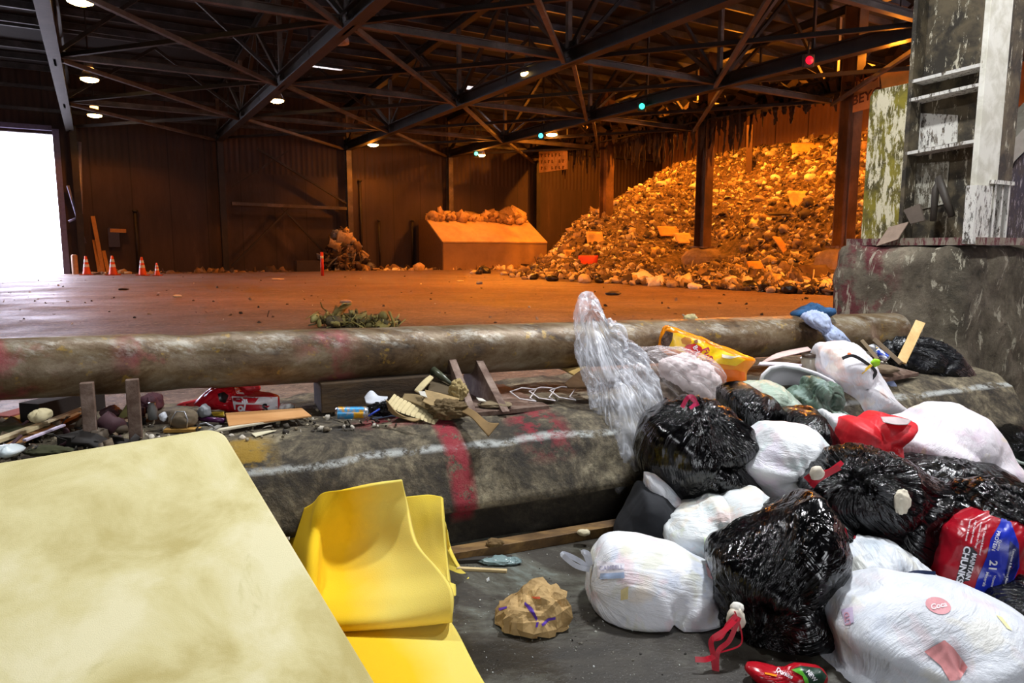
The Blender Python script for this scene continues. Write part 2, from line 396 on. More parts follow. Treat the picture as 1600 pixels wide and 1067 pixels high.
# trusses
TU = [-.6, 5.3, 11.4, 17.1]; VN = [36.0, 29.8, 23.1, 16.4, 9.7, 3.0, -3.7]; ZC = 6.72
tl = ['roof truss beside the daylight doorway, farthest left', 'roof truss landing on the wall post left of the rag heap',
      'roof truss landing on the wall post that rises from the rag heap', 'roof truss landing on the post behind the rubble-topped bunker',
      'heavy truss over the open-sided trash bay, hung with shredded plastic']
def truss(u, label):
    t = empty('roof_truss', UV(u, 36.0, 6.7), label, 'truss')
    vend = -6
    ZC = globals()['ZC'] + (.42 if u > 20 else 0)
    MB().ibeam(UV(u, 36.2, ZC), UV(u, vend, ZC), .36, .30, .04).build('bottom_chord', M_STEEL, t)
    MB().ibeam(UV(u, 36.2, roofz(36.2) - .42), UV(u, vend, roofz(vend) - .42), .28, .26, .03).build('top_chord', M_STEEL, t)
    for i, v in enumerate(VN):
        zt = roofz(v) - .5
        MB().bar(UV(u, v, ZC), UV(u, v, zt), .13, .13).build('web_post', M_STEELL, t)
        if i + 1 < len(VN):
            vm = (v + VN[i + 1]) / 2; zm = roofz(vm) - .5
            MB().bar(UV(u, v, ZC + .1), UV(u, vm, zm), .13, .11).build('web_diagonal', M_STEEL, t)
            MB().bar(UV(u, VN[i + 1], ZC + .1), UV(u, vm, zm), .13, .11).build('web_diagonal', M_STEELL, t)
            MB().bar(UV(u, vm, zm), UV(u, vm, ZC), .07, .07).build('web_hanger', M_STEEL, t)
    for v in VN[:-1]:
        MB().box(UV(u, v, ZC + .1), Vector(VA) * .42, Vector(UA) * .03, (0, 0, .3)).build('gusset_plate', M_STEEL, t)
    return t
for u, l in zip(TU + [22.8], tl): truss(u, l)
# horizontal bracing between bottom chords
allu = TU + [22.8]
sg = 'cross struts between the trusses'; dg = 'diagonal braces between the trusses'
for i in range(len(allu) - 1):
    a, b = allu[i] + .16, allu[i + 1] - .16
    for j, v in enumerate(VN[1:-1]):
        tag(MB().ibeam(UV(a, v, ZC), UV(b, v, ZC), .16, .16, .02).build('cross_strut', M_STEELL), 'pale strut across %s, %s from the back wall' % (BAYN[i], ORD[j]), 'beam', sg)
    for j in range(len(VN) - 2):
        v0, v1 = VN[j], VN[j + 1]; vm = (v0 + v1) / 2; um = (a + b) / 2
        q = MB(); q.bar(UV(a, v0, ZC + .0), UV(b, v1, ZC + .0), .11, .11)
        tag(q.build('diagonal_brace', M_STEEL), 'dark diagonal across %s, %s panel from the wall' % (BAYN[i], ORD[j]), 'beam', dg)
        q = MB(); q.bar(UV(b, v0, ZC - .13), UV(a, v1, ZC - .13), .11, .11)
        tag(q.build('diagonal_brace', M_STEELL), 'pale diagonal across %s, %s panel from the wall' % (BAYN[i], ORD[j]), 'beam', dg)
    for j, v in enumerate(VN[1:5]):                                  # sway frames up to the roof
        um = (a + b) / 2; q = MB(); q.bar(UV(a, v, ZC + .15), UV(um, v, roofz(v) - .5), .1, .1); q.bar(UV(um, v, roofz(v) - .5), UV(b, v, ZC + .15), .1, .1)
        tag(q.build('sway_brace', M_STEEL), 'inverted V brace above %s, %s from the wall' % (BAYN[i], ORD[j]), 'beam', 'sway braces above the cross struts')

# wall posts
def column(name, u, v, z0, z1, dep, wid, label, mat, axis='v', foot=None):
    t = empty(name, UV(u, v, z0), label, 'column')
    up = VA if axis == 'v' else UA
    MB().ibeam(UV(u, v, z0), UV(u, v, z1), dep, wid, .035, up=up).build('shaft', mat, t)
    MB().box(UV(u, v, z0 + .03), Vector(UA) * wid * .8, Vector(VA) * dep * .8, (0, 0, .03)).build('base_plate', M_RUST, t)
    if foot:
        hz = z0 - ZF; f = MB().lathe(UV(u, v, ZF), [(foot * 1.08, 0), (foot * 1.1, hz * .35), (foot * 1.02, hz * .68), (foot * .8, hz * .88), (foot * .45, hz), (.001, hz)], n=28).build('footing', M_FOOT, t)
        roughen(f, .13, 1.5, 3, int(v))
    return t
wl = ['steel wall post beside the daylight doorway', 'steel wall post left of the cross bracing', 'orange-lit wall post rising out of the rag heap',
      'orange-lit wall post behind the rubble-topped bunker', 'steel wall post near the yellow board at the bay corner']
for i, (u, l) in enumerate(zip([-.5, 5.3, 11.4, 17.1, 22.8], wl)):
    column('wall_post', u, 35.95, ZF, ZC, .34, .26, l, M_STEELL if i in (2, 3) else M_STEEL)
# bay columns on big footings
cl = ['bay column nearest the painted pillar, on a buried footing', 'middle bay column on a round-shouldered concrete footing',
      'farthest bay column, its foot buried in the trash slope']
for (v, l, z1) in ((15.4, cl[0], ZC), (22.2, cl[1], ZC), (28.9, cl[2], ZC)):
    column('bay_column', 22.3 if v < 16 else 22.5, v, 1.62, 9.6, .52, .46, l, M_COLD, 'v', foot=.85)
# slim pipes and posts on the back wall
for (px, y0, y1, r, l) in ((565, 283, 425, .07, 'slim vertical pipe right of the rag heap post'), (593, 345, 425, .05, 'short capped pipe on the back wall, left of two'),
                      (645, 345, 425, .06, 'short capped pipe on the back wall, nearer the bunker'), (215, 330, 428, .08, 'short dark pipe on the wall behind the traffic cones')):
    d = ray(px, 388); t = (VB - .12) / float(d @ VA); p0 = Vector(CAM + d * t); zt = PY(px, y0, p0.y).z
    th = empty('wall_pipe', (p0.x, p0.y, ZF), l, 'pipe')
    MB().tube([(p0.x, p0.y, ZF), (p0.x, p0.y, zt)], r, 10).build('riser', M_STEEL, th, True)
    MB().tube([(p0.x, p0.y, zt - .03), (p0.x, p0.y, zt + .05)], r * 1.6, 10).build('cap', M_STEEL, th, True)
def WV(px, py, v=VB - .15): d = ray(px, py); return Vector(CAM + d * v / float(d @ VA))
br = empty('wall_bracing', WV(365, 425, 35.9), 'steel cross bracing between two wall posts with a level rail', 'bracing')
for nm, a, b, wd in (('rail', (362, 318), (541, 326), .22), ('diagonal', (362, 416), (452, 326), .12), ('diagonal', (440, 324), (520, 408), .12),
                     ('diagonal', (402, 232), (541, 318), .13), ('diagonal', (362, 292), (450, 236), .1)):
    MB().bar(WV(*a, 35.9), WV(*b, 35.9), wd, wd * .7).build(nm, M_STEELL if nm == 'rail' else M_STEEL, br)
# things at the door jamb
th = empty('door_chain_post', WV(128, 428, 36.0), 'slanted pipe guard and chain rail at the doorway edge', 'guard')
MB().tube([WV(124, 222, 36.1), WV(126, 345, 36.1), WV(129, 400, 36.0), WV(133, 427, 35.8)], .09, 8).build('downpipe', P('#8a86a0', .4, .3), th, True)
MB().tube([WV(106, 290, 36.05), WV(133, 380, 36.05)], .06, 8).build('slanted_brace', P('#8a86a0', .4, .3), th, True)
MB().tube([WV(107, 346, 36.05), WV(126, 338, 36.05)], .05, 8).build('short_brace', P('#8a86a0', .4, .3), th, True)
MB().lathe(WV(118, 427, 35.6), [(.12, -.05), (.12, .75), (.08, .8), (0, .8)]).build('bollard', P('#b08a6a', .6), th, True)
def leaning(name, a, b, w_, t_, mat, label, cat, v0=35.4, v1=36.2, group=None):
    return tag(MB().bar(WV(*a, v0), WV(*b, v1), w_, t_, up=VA).build(name, mat), label, cat, group)
Mw = P('#b07a3c', .7)
leaning('wooden_plank', (162, 428), (145, 338), .16, .05, Mw, 'tall orange-lit plank leaning on the wall by the doorway', 'plank')
leaning('wooden_plank', (156, 428), (147, 375), .14, .05, Mw, 'shorter plank leaning beside the tall one by the doorway', 'plank')
leaning('wooden_plank', (170, 429), (162, 392), .14, .05, Mw, 'shortest plank leaning on the wall behind a traffic cone', 'plank')
tag(MB().box(WV(178, 371, 36.2), Vector(UA) * .22, Vector(VA) * .12, (0, 0, .42)).build('wall_box', P('#2c2430', .5)), 'dark electrical box on the back wall above the cones', 'box')
tag(MB().bar(WV(172, 360, 36.2), WV(197, 361, 36.2), .25, .16).build('wall_shelf', Mw), 'small wooden shelf fixed above the dark wall box', 'shelf')
# traffic cones
def cone(px, py, h, label):
    d = ray(px, py); b = GZ(px, py, ZF)
    t = empty('traffic_cone', b, label, 'traffic cone')
    MB().box(b + Vector((0, 0, .02)), (h * .26, 0, 0), (0, h * .26, 0), (0, 0, .02)).build('base', P('#c04a18', .5), t)
    bd = MB().lathe(b, [(h * .2, .03), (h * .05, h), (0, h)], n=20).build('body', P('#e2501c', .5), t, True)
    for k in (.42, .68): MB().lathe(b, [(h * (.208 - .15 * k), h * k), (h * (.208 - .15 * (k + .14)), h * (k + .14))], n=20).build('reflective_band', P('#e8e4e0', .4), bd, True)
cone(136, 429.5, .78, 'traffic cone at the doorway edge, lit pale by daylight')
cone(177, 430, .80, 'orange cone with white bands, second from the doorway')
cone(223, 430.5, .75, 'orange cone by the short dark wall pipe, third from doorway')
cone(246, 431, .52, 'smallest traffic cone, last of the row along the wall')
# red marker post
b = GZ(504, 431, ZF); t = empty('marker_post', b, 'thin red and white marker post before the rag heap', 'post')
MB().tube([b, b + Vector((0, 0, .95))], .06, 10).build('post', P('#c8281c', .5), t, True); MB().tube([b + Vector((0, 0, .7)), b + Vector((0, 0, .8))], .064, 10).build('band', P('#e8ddd0'), t, True)
# low dark block next to it
tag(MB().box(WV(480, 422, 34.4), Vector(UA) * .55, Vector(VA) * .3, (0, 0, .45)).build('concrete_block', P('#3a2f26')), 'dark squat block standing on the floor left of the rag heap', 'block')
# bunker of steel plate with sloped top
u0, u1, vf, vb = 15.25, 21.6, 33.0, 34.9
t = empty('storage_bunker', UV((u0 + u1) / 2, (vf + vb) / 2, ZF), 'steel bunker with a sloped orange-lit top heaped with rubble', 'bunker')
MB().prism([UV(u0, vf, ZF), UV(u0, vf, 1.93), UV(u0, vb, 3.05), UV(u0, VB - .5, 3.05), UV(u0, VB - .5, ZF)], UA * (u1 - u0)).build('body', P('#a0805c', .7, scale=1.2, bump=.3), t)
MB().prism([UV(u0, vf - .04, 1.88), UV(u1, vf - .04, 1.88), UV(u1, vb, 3.02), UV(u0, vb, 3.02)], (0, 0, .07)).build('sloped_lid', P('#c9a674', .7, scale=1.5, bump=.2), t)
MB().prism([UV(u0 - .06, vf - .1, ZF), UV(u0 - .06, vf - .1, 1.9), UV(u0 - .06, vb, 3.1), UV(u0 - .06, VB - .5, 3.1), UV(u0 - .06, VB - .5, ZF)], UA * .06).build('end_plate', P('#5a4434', .7), t)

# ------------------------------------------------------------------ lamps
M_LENS = emis('sodium_lens', (1.0, .62, .2), 26.0); M_LENS2 = emis('sodium_glow', (1.0, .42, .1), 9.0)
M_HOOD = P('#8c8378', .4, .4)
def lamp(px, py, h, label, power, two=True, r=.25, side=0):
    d = ray(px, py); Y = h * FPX / (388 - py) ; p = PY(px, py, Y)
    v = float(np.array(p) @ VA)
    t = empty('high_bay_lamp', p, label, 'ceiling lamp', None)
    MB().lathe(p, [(.001, -.07), (r * .6, -.055), (r, -.01), (r * 1.02, .03), (.001, .03)], n=24).build('lens', M_LENS, t, True)
    MB().lathe(p, [(r * 1.1, .03), (r * 1.05, .08), (r * .75, .24), (.001, .24)], n=24).build('reflector', M_HOOD, t, True)
    MB().lathe(p, [(r * .55, .25), (r * .6, .36), (.001, .36)], n=20).build('upper_glow_ring', M_LENS2 if two else M_HOOD, t, True)
    MB().lathe(p, [(r * .5, .37), (r * .5, .56), (.05, .66), (.001, .66)], n=20).build('housing', M_HOOD, t, True)
    MB().tube([p + Vector((0, 0, .6)), Vector((p.x, p.y, roofz(v)))], .02, 6).build('hanger_rod', M_STEEL, t)
    point((p.x, p.y, p.z - .32), power)
    if side: l2 = point((p.x, p.y, p.z - .32), side); l2.data.type = 'POINT'
    return p
lamp(125, 3, 5.55, 'glowing sodium lamp at the top left picture edge, nearest of its row', 260)
lamp(140, 125, 5.55, 'glowing sodium lamp above the doorway, middle of its row', 300)
lamp(148, 181, 5.45, 'glowing sodium lamp lowest above the doorway, farthest of its row', 300)
lamp(432, 158, 5.5, 'glowing sodium lamp hanging between the doorway and the roof lights', 420)
lamp(583, 227, 5.2, 'small glowing sodium lamp above the rag heap', 520, False, side=110)
lamp(827, 117, 5.4, 'large glowing sodium lamp in the picture middle', 1300, False)
lamp(862, 211, 5.4, 'glowing sodium lamp just above the yellow board', 1100, False, side=420)
lamp(752, 243, 4.9, 'tiny glowing sodium lamp above the bunker rubble', 600, False, .2, side=150)
lamp(1404, 55, 5.5, 'glowing sodium lamp half hidden by the painted pillar', 1600, False, side=380)
# sodium lamps over the bay behind the debris, then bare spots added over the floor
for k, (u, v, pw) in enumerate(((24.6, 30.0, 3400), (24.4, 22.4, 3900), (24.2, 15.0, 3300), (17.5, 10.0, 2500), (8.4, 18.0, 1700), (11.0, 12.5, 1000), (14.3, 25, 2500), (2.5, 17.5, 450))):
    if u > 20:
        p = UV(u, v, 9.1); t = empty('high_bay_lamp', p, ['far', 'middle', 'near'][k] + ' sodium lamp high over the trash bay behind the shredded plastic', 'ceiling lamp')
        MB().lathe(p, [(.001, -.07), (.15, -.055), (.25, -.01), (.25, .03), (.001, .03)], n=20).build('lens', M_LENS, t, True)
        MB().lathe(p, [(.3, .03), (.28, .1), (.18, .3), (.001, .5)], n=20).build('reflector', M_HOOD, t, True)
        point((p.x, p.y, p.z - .35), pw, SODIUM, .15, 172); l2 = point((p.x, p.y, p.z - .36), pw * .10); l2.data.type = 'POINT'
    else:
        p = UV(u, v, 6.3); point((p.x, p.y, p.z), pw, SODIUM, .3, 125)  # bare orange spot added to brighten the floor, no lamp hangs here
# unlit bell lamp
p = PY(528, 66, 20.5); t = empty('bell_lamp', p, 'unlit grey bell lamp hanging near the long roof light', 'ceiling lamp')
MB().lathe(p, [(.001, .02), (.2, 0), (.31, -.02), (.30, .08), (.24, .26), (.13, .40), (.08, .44), (.07, .62), (.001, .64)], n=28).build('bell', P('#a8a29c', .45, .2), t, True)
MB().tube([p + Vector((0, 0, .6)), Vector((p.x, p.y, roofz(float(np.array(p) @ VA))))], .02, 6).build('hanger_rod', M_STEEL, t)
# signal lights
for (px, py, Y, c, l) in ((1265, 94, 18.6, (1, .004, .02), 'small red signal light on the truss over the bay'), (1003, 166, 25.5, (.05, 1, .6), 'green signal light above the far bay column'),
                       (845, 212, 31, (.1, .9, 1), 'tiny turquoise signal light left of the lamp over the yellow board'), (744, 240, 37, (.2, 1, .5), 'tiny green signal light beside the lamp above the bunker')):
    p = PY(px, py, Y); t = empty('signal_light', p, l, 'signal light')
    MB().box(p + Vector((0, .09, .0)), (.14, 0, 0), (0, .06, 0), (0, 0, .16)).build('housing', P('#1a1a1a'), t, bevel=.02)
    MB().lathe(p, [(.001, .06), (.07, .045), (.10, 0)], (0, -1, 0), 16).build('lens', emis('signal_lens', c, 2.5), t, True)
    MB().tube([p + Vector((0, .1, .1)), p + Vector((0, .1, .1 + max(.1, 6.7 - p.z)))], .02, 6).build('bracket', M_STEEL, t)
# yellow board and banner under the bay truss
def board(name, px4, Y4, label, mat, th=.03):
    pts = [PY(x, y, Y) for (x, y), Y in zip(px4, Y4)]; n = (pts[1] - pts[0]).cross(pts[3] - pts[0]).normalized()
    return pts, n
def flat_on_u(px, py, u): d = ray(px, py); return Vector(CAM + d * u / float(d @ UA))
def textmesh(txt, size, bold=0.0, ital=0.0):
    cu = bpy.data.curves.new('t', 'FONT'); cu.body = txt; cu.size = size; cu.align_x = 'CENTER'; cu.align_y = 'CENTER'; cu.offset = bold; cu.shear = ital
    o = bpy.data.objects.new('t', cu); COL.objects.link(o); dg = bpy.context.evaluated_depsgraph_get()
    me = bpy.data.meshes.new_from_object(o.evaluated_get(dg)); bpy.data.objects.remove(o); return me
def plane_text(txt, size, origin, x, y, mat, parent, name='lettering', bold=0, off=.012):
    me = textmesh(txt, size, bold); x, y = Vector(x).normalized(), Vector(y).normalized(); n = x.cross(y)
    for v in me.vertices: v.co = Vector(origin) + x * v.co.x + y * v.co.y + n * off
    me.materials.append(mat); o = bpy.data.objects.new(name, me); return link(o, parent)
ub = 21.95
q = [flat_on_u(842, 235, ub), flat_on_u(886, 232, ub), flat_on_u(886, 264, ub), flat_on_u(842, 270, ub)]
t = empty('hanging_board', (q[2] + q[3]) / 2, 'weathered yellow board hanging under the truss at the bay corner', 'sign')
MB().prism(q, UA * .05).build('panel', P('#e0b060', .7, scale=2, var=.25), t)
xb = (q[1] - q[0]).normalized()
rows = MB()
for r in range(3):
    for k in range(7):
        c = q[0] + xb * (.35 + k * .42) * (q[1] - q[0]).length / 3.3 + Vector((0, 0, -.3 - .34 * r)); 
        if (k * 5 + r * 3) % 7 != 2: rows.box(c - Vector(UA) * .01, xb * .05, Vector(UA) * .004, (0, 0, .09)); rows.box(c - Vector(UA) * .01 + xb * .06 + Vector((0, 0, .05 * (-1) ** k)), xb * .06, Vector(UA) * .004, (0, 0, .025))
rows.build('faded_lettering', P('#7a5220', .8), t)
q = [flat_on_u(1336, 128, ub), flat_on_u(1373, 114, ub), flat_on_u(1373, 165, ub), flat_on_u(1332, 176, ub)]
q2 = [flat_on_u(1375, 117, ub), flat_on_u(1425, 100, ub), flat_on_u(1425, 132, ub), flat_on_u(1378, 140, ub)]
t = empty('hanging_banner', (q[2] + q[3]) / 2, 'sagging lettered banner hanging behind the painted pillar', 'banner')
bp = MB().prism(q, UA * .04).build('panel', P('#c98a45', .7, scale=2), t)
MB().prism(q2, UA * .04).build('cloth_panel', P('#f0c060', .7, scale=2), t)
xb = (q[1] - q[0]).normalized(); dk = P('#5a3010', .8)
o1 = (q[0] + q[1] + q[2] + q[3]) / 4 - Vector(UA) * .02
for (tx, dx, dz, sz) in (('N', -.22, .45, .42), ('U', .28, .42, .42), ('BEYO', .05, -.12, .42)):
    plane_text(tx, sz, o1 + xb * dx + Vector((0, 0, dz)), xb, (0, 0, 1), dk, bp, bold=.01, off=.02)

# hung shredded plastic and dust along the bay truss, and debris lumps on it (nobody could count it)
def ragged(name, spans, mat, label, seed=1, dens=9, lmax=1.3):
    r = random.Random(seed); mb = MB()
    for (va, vb_) in spans:
        n = int((vb_ - va) * dens)
        for i in range(n):
            v = va + (vb_ - va) * r.random(); u = 22.55 + r.uniform(-.35, .35); L = r.random() ** 2 * lmax + .15; zt = ZC + .35 + r.uniform(-.1, .4)
            wd = r.uniform(.02, .16); p = UV(u, v, zt); k = 4; x = Vector(VA) * wd + Vector(UA) * r.uniform(-.05, .05)
            pts = []; q_ = p.copy()
            for s in range(k + 1):
                q_ = p + Vector((0, 0, -L * s / k)) + Vector((r.uniform(-.05, .05), r.uniform(-.05, .05), 0)); pts.append(q_)
            for s in range(k):
                w0 = 1 - .7 * (s / k) * r.random(); w1 = 1 - .8 * ((s + 1) / k)
                a, b = pts[s], pts[s + 1]; n_ = Vector(UA) * .02
                mb.add([a - x * w0, a + x * w0, b + x * w1, b - x * w1, a - x * w0 + n_, a + x * w0 + n_, b + x * w1 + n_, b - x * w1 + n_], [(0, 1, 2, 3), (7, 6, 5, 4), (0, 3, 7, 4), (1, 5, 6, 2)])
        for i in range(int((vb_ - va) * 5)):
            v = va + (vb_ - va) * r.random(); s = r.uniform(.12, .42)
            c = UV(22.5 + r.uniform(-.3, .3), v, ZC + .62 + s * .4 + r.uniform(-.25, .25)); d1 = Vector((r.gauss(0, 1), r.gauss(0, 1), r.gauss(0, .5))).normalized(); d2 = d1.orthogonal().normalized(); d3 = d1.cross(d2)
            mb.box(c, d1 * s, d2 * s * .6, d3 * s * .35)
    o = mb.build(name, mat); return tag(o, label, 'shredded plastic', None, 'stuff')
M_RAG = grimy('rag_dark', ['#1a120a', '#2e2013', '#4a3420'], 3, .9, 0, .3, 12).m
ragged('hanging_debris', [(24.5, 33.6), (20.0, 24.5)], M_RAG, 'dark shredded plastic hanging thick from the bay truss at the far end', 3, 26, 1.7)
ragged('hanging_debris', [(8, 20.0)], M_RAG, 'dark shredded plastic hanging from the bay truss toward the painted pillar', 5, 12, .8)
tag(MB().ibeam(UV(22.6, 36, ZC + .42), UV(22.6, 5, ZC + .42), .5, .8, .05).build('ledge_beam', M_STEEL), 'broad ledge beam under the bay truss, caked with debris', 'beam')
# ================================================================== TRASH BAY HEAP
TOE = [GZ(x, y, ZF) for x, y in ((788, 431), (850, 440), (930, 443), (1000, 448), (1100, 452), (1200, 458), (1290, 462), (1420, 475))]
tv = np.array([float(np.array(p) @ VA) for p in TOE]); tu = np.array([float(np.array(p) @ UA) for p in TOE]); so = np.argsort(tv)
def heap_h(u, v):
    toe = np.interp(v, tv[so], tu[so]); toe = np.where(v > tv.max(), toe + (v - tv.max()) * .9, toe)
    k = np.clip((v - 22.5) / 5.0, 0, 1)
    def prof(pts):
        xs = [p[0] for p in pts]; hs = [p[1] for p in pts]; return np.interp(u, xs, hs)
    a = prof([(19.0, .12), (21.2, .3), (23.2, .8), (25, 2.5), (28, 4.7), (31, 6.3), (33, 6.6)])
    b = prof([(16.5, .3), (18.5, 1.0), (21.5, 2.2), (25, 3.9), (28, 5.4), (30.5, 6.3), (33, 6.5)])
    h = a * (1 - k) + b * k
    h = h * np.clip((u - toe) / 2.2, 0, 1) ** .8
    return h * np.clip(1 - (v - 30.5) / 9, .25, 1)
gu, gv = np.meshgrid(np.linspace(13, 32.97, 110), np.linspace(7, 36.3, 150)); u_, v_ = gu.ravel(), gv.ravel()
hh = heap_h(u_, v_); pp = np.stack([u_, v_, hh], 1); hh2 = hh + (.28 * fbm(pp * .8, 4, 3) + .10) * np.clip(hh * 2, 0, 1) - .12 * (hh < .02)
co = UA[None] * u_[:, None] + VA[None] * v_[:, None]; co[:, 2] = ZF + hh2 - .03
R_, C_ = gu.shape; fs = []
keep = (hh > .01).reshape(R_, C_)
for i in range(R_ - 1):
    for j in range(C_ - 1):
        if keep[i:i + 2, j:j + 2].any(): k = i * C_ + j; fs.append((k, k + 1, k + C_ + 1, k + C_))
PAL = ['#c9bda8', '#a8957a', '#8a7358', '#5c4a38', '#e0d8c8', '#6e5a40', '#3c2f24', '#b8a070', '#d8c8a0', '#94826c']
M_HEAP = grimy('heap_earth', ['#1c140d', '#3c2d1e', '#64503a', '#8a7454'], 5, .85, 0, .8, 14, bdist=.08).m
def fast_mesh(name, V, Fq, mats, midx, parent=None):
    me = bpy.data.meshes.new(name); V = np.asarray(V, np.float32); Fq = np.asarray(Fq, np.int32); n = Fq.shape[1]
    me.vertices.add(len(V)); me.vertices.foreach_set('co', V.ravel()); me.loops.add(Fq.size); me.loops.foreach_set('vertex_index', Fq.ravel())
    me.polygons.add(len(Fq)); me.polygons.foreach_set('loop_start', np.arange(0, Fq.size, n, dtype=np.int32)); me.polygons.foreach_set('loop_total', np.full(len(Fq), n, np.int32))
    for mm in mats: me.materials.append(mm)
    me.polygons.foreach_set('material_index', np.asarray(midx, np.int32)); me.update(calc_edges=True); me.validate()
    return link(bpy.data.objects.new(name, me), parent)
# chunk prototypes with 26 vertices: a cube subdivided once, triangulated
bm = bmesh.new(); bmesh.ops.create_cube(bm, size=2); bmesh.ops.subdivide_edges(bm, edges=bm.edges[:], cuts=1, use_grid_fill=True); bmesh.ops.triangulate(bm, faces=bm.faces[:])
CV = np.array([v.co for v in bm.verts]); CF = np.array([[v.index for v in f.verts] for f in bm.faces]); bm.free()
CVs = CV / np.linalg.norm(CV, axis=1)[:, None]
def rot_rand(r):
    q = r.normal(size=4); q /= np.linalg.norm(q); w, x, y, z = q
    return np.array([[1 - 2 * (y * y + z * z), 2 * (x * y - z * w), 2 * (x * z + y * w)], [2 * (x * y + z * w), 1 - 2 * (x * x + z * z), 2 * (y * z - x * w)], [2 * (x * z - y * w), 2 * (y * z + x * w), 1 - 2 * (x * x + y * y)]])
def chunk(r, kind, s):
    if kind == 0: V = CVs * (1, r.uniform(.5, .9), r.uniform(.35, .7)); V = V * (1 + r.normal(0, .13, (len(V), 1)))      # soft lump
    elif kind == 1: V = CV * (1, r.uniform(.4, .9), r.uniform(.05, .14)); V[:, 2] += r.uniform(-.5, .5) * V[:, 0] ** 2; V = V + r.normal(0, .05, V.shape)   # sheet, card
    elif kind == 2: V = CV * (1.3, r.uniform(.06, .2), r.uniform(.05, .12)); V[:, 1] += r.uniform(-.4, .4) * V[:, 0] ** 2; V = V + r.normal(0, .02, V.shape)   # strip, stick
    else: V = CV * (1, r.uniform(.5, .9), r.uniform(.4, .8)) + r.normal(0, .12, CV.shape)                                    # crushed box
    return V * s @ rot_rand(r).T
def scatter(name, n, sampler, sizes, pal, weights=None, kinds=(.30, .28, .30, .12), seed=5, rough=.75, emb=.3):
    r = np.random.default_rng(seed); Vs, Fs, Ms = [], [], []
    for i in range(n):
        c = sampler(r)
        if c is None: continue
        s = r.uniform(*sizes) * (1.0 if r.random() < .85 else 1.7)
        V = chunk(r, r.choice(4, p=kinds), s) + np.array(c) + [0, 0, s * emb]
        Fs.append(CF + len(Vs) * len(CV)); Vs.append(V); Ms.append(np.full(len(CF), r.choice(len(pal), p=weights)))
    return fast_mesh(name, np.concatenate(Vs), np.concatenate(Fs), [P(c, rough, var=.25, scale=9) for c in pal], np.concatenate(Ms))
mound = mesh_obj('trash_heap', co, fs, M_HEAP, None, True)
tag(mound, 'huge orange-lit slope of mixed trash filling the open bay to the wall', 'trash heap', None, 'stuff')
def heap_sampler(r):
    for _ in range(50):
        u, v = r.uniform(14, 32.8), r.uniform(9, 35.5); h = float(heap_h(np.array([u]), np.array([v]))[0])
        if h > .02 and r.random() < min(1, .55 + .02 * (30 - v) + (.3 if h > .6 else 0)): break
    else: return None
    for cv in (15.4, 22.2):
        if -1.9 < u - 22.5 < 1.1 and -1.5 < v - cv < 1.0: return None
    c = UV(u, v, ZF + h + .28 * float(fbm(np.array([[u, v, h]]) * .8, 4, 3)[0]) * min(1, h * 2)); return (c.x, c.y, c.z)
lo = scatter('loose_trash', 23000, heap_sampler, (.045, .14), PAL, [.06, .10, .12, .20, .05, .15, .17, .06, .04, .05], seed=8)
tag(lo, 'loose mixed rubbish covering the orange-lit trash slope', 'rubbish', None, 'stuff')
# the trash bags and boards that show on the heap, one object each
def soft_proto(name, mat, seed, flat=.62):
    bm = bmesh.new(); bmesh.ops.create_icosphere(bm, subdivisions=3, radius=1); V = np.array([v.co for v in bm.verts]); F = [[v.index for v in f.verts] for f in bm.faces]; bm.free()
    V = V * (1, .8, flat) * (1 + .22 * fbm(V * 1.7, 3, seed)[:, None] + .10 * fbm(V * 4, 3, seed + 9, ridge=True)[:, None])
    me = bpy.data.meshes.new(name); me.from_pydata(V.tolist(), [], F); me.materials.append(mat); me.polygons.foreach_set('use_smooth', np.ones(len(F), bool)); me.update(); return me
def rest(u, v, s):
    h = float(heap_h(np.array([u]), np.array([v]))[0]); return UV(u, v, ZF + h + s * .35)
bag_me = [soft_proto('bag', P(c, .5, scale=4), i) for i, c in enumerate(('#dcd2c0', '#b8a88c', '#94826a'))]
drk_me = [soft_proto('darkbag', P(c, .35), 20 + i) for i, c in enumerate(('#1e1a16', '#2e2620'))]
def put(me, name, u, v, s, label, cat, group, r, h=None):
    o = bpy.data.objects.new(name, me); COL.objects.link(o); o.location = rest(u, v, s) if h is None else UV(u, v, h)
    o.scale = (s, s * r.uniform(.8, 1.2), s * r.uniform(.8, 1.1)); o.rotation_euler = (r.uniform(-.5, .5), r.uniform(-.5, .5), r.uniform(0, 6.28)); return tag(o, label, cat, group)
r = random.Random(21); cnt = 0
while cnt < 120:
    px, py = r.uniform(800, 1345), 0; v = r.uniform(11, 28); toe = float(np.interp(v, tv[so], tu[so])); u = toe + abs(r.gauss(0, 1)) * 2.4 + r.uniform(-.3, .4)
    if u > 22 and v < 24: continue
    if abs(u - 22.2) < 1.8 and min(abs(v - 15.1), abs(v - 21.9)) < 1.4: continue
    s = r.uniform(.07, .2) * (1.5 if r.random() < .2 else 1); cnt += 1
    if r.random() < .78: put(r.choice(bag_me), 'trash_bag', u, v, s, 'small pale trash bag lying along the foot of the orange-lit heap', 'trash bag', 'pale bags along the foot of the heap', r)
    else: put(r.choice(drk_me), 'trash_bag', u, v, s * 1.2, 'small dark trash bag lying along the foot of the orange-lit heap', 'trash bag', 'dark bags along the foot of the heap', r)
for i in range(60):
    u, v = r.uniform(23.5, 32), r.uniform(12, 32)
    put(r.choice(bag_me), 'trash_bag', u, v, r.uniform(.16, .32), 'pale trash bag sticking out high on the orange-lit heap', 'trash bag', 'pale bags on the heap slope', r)
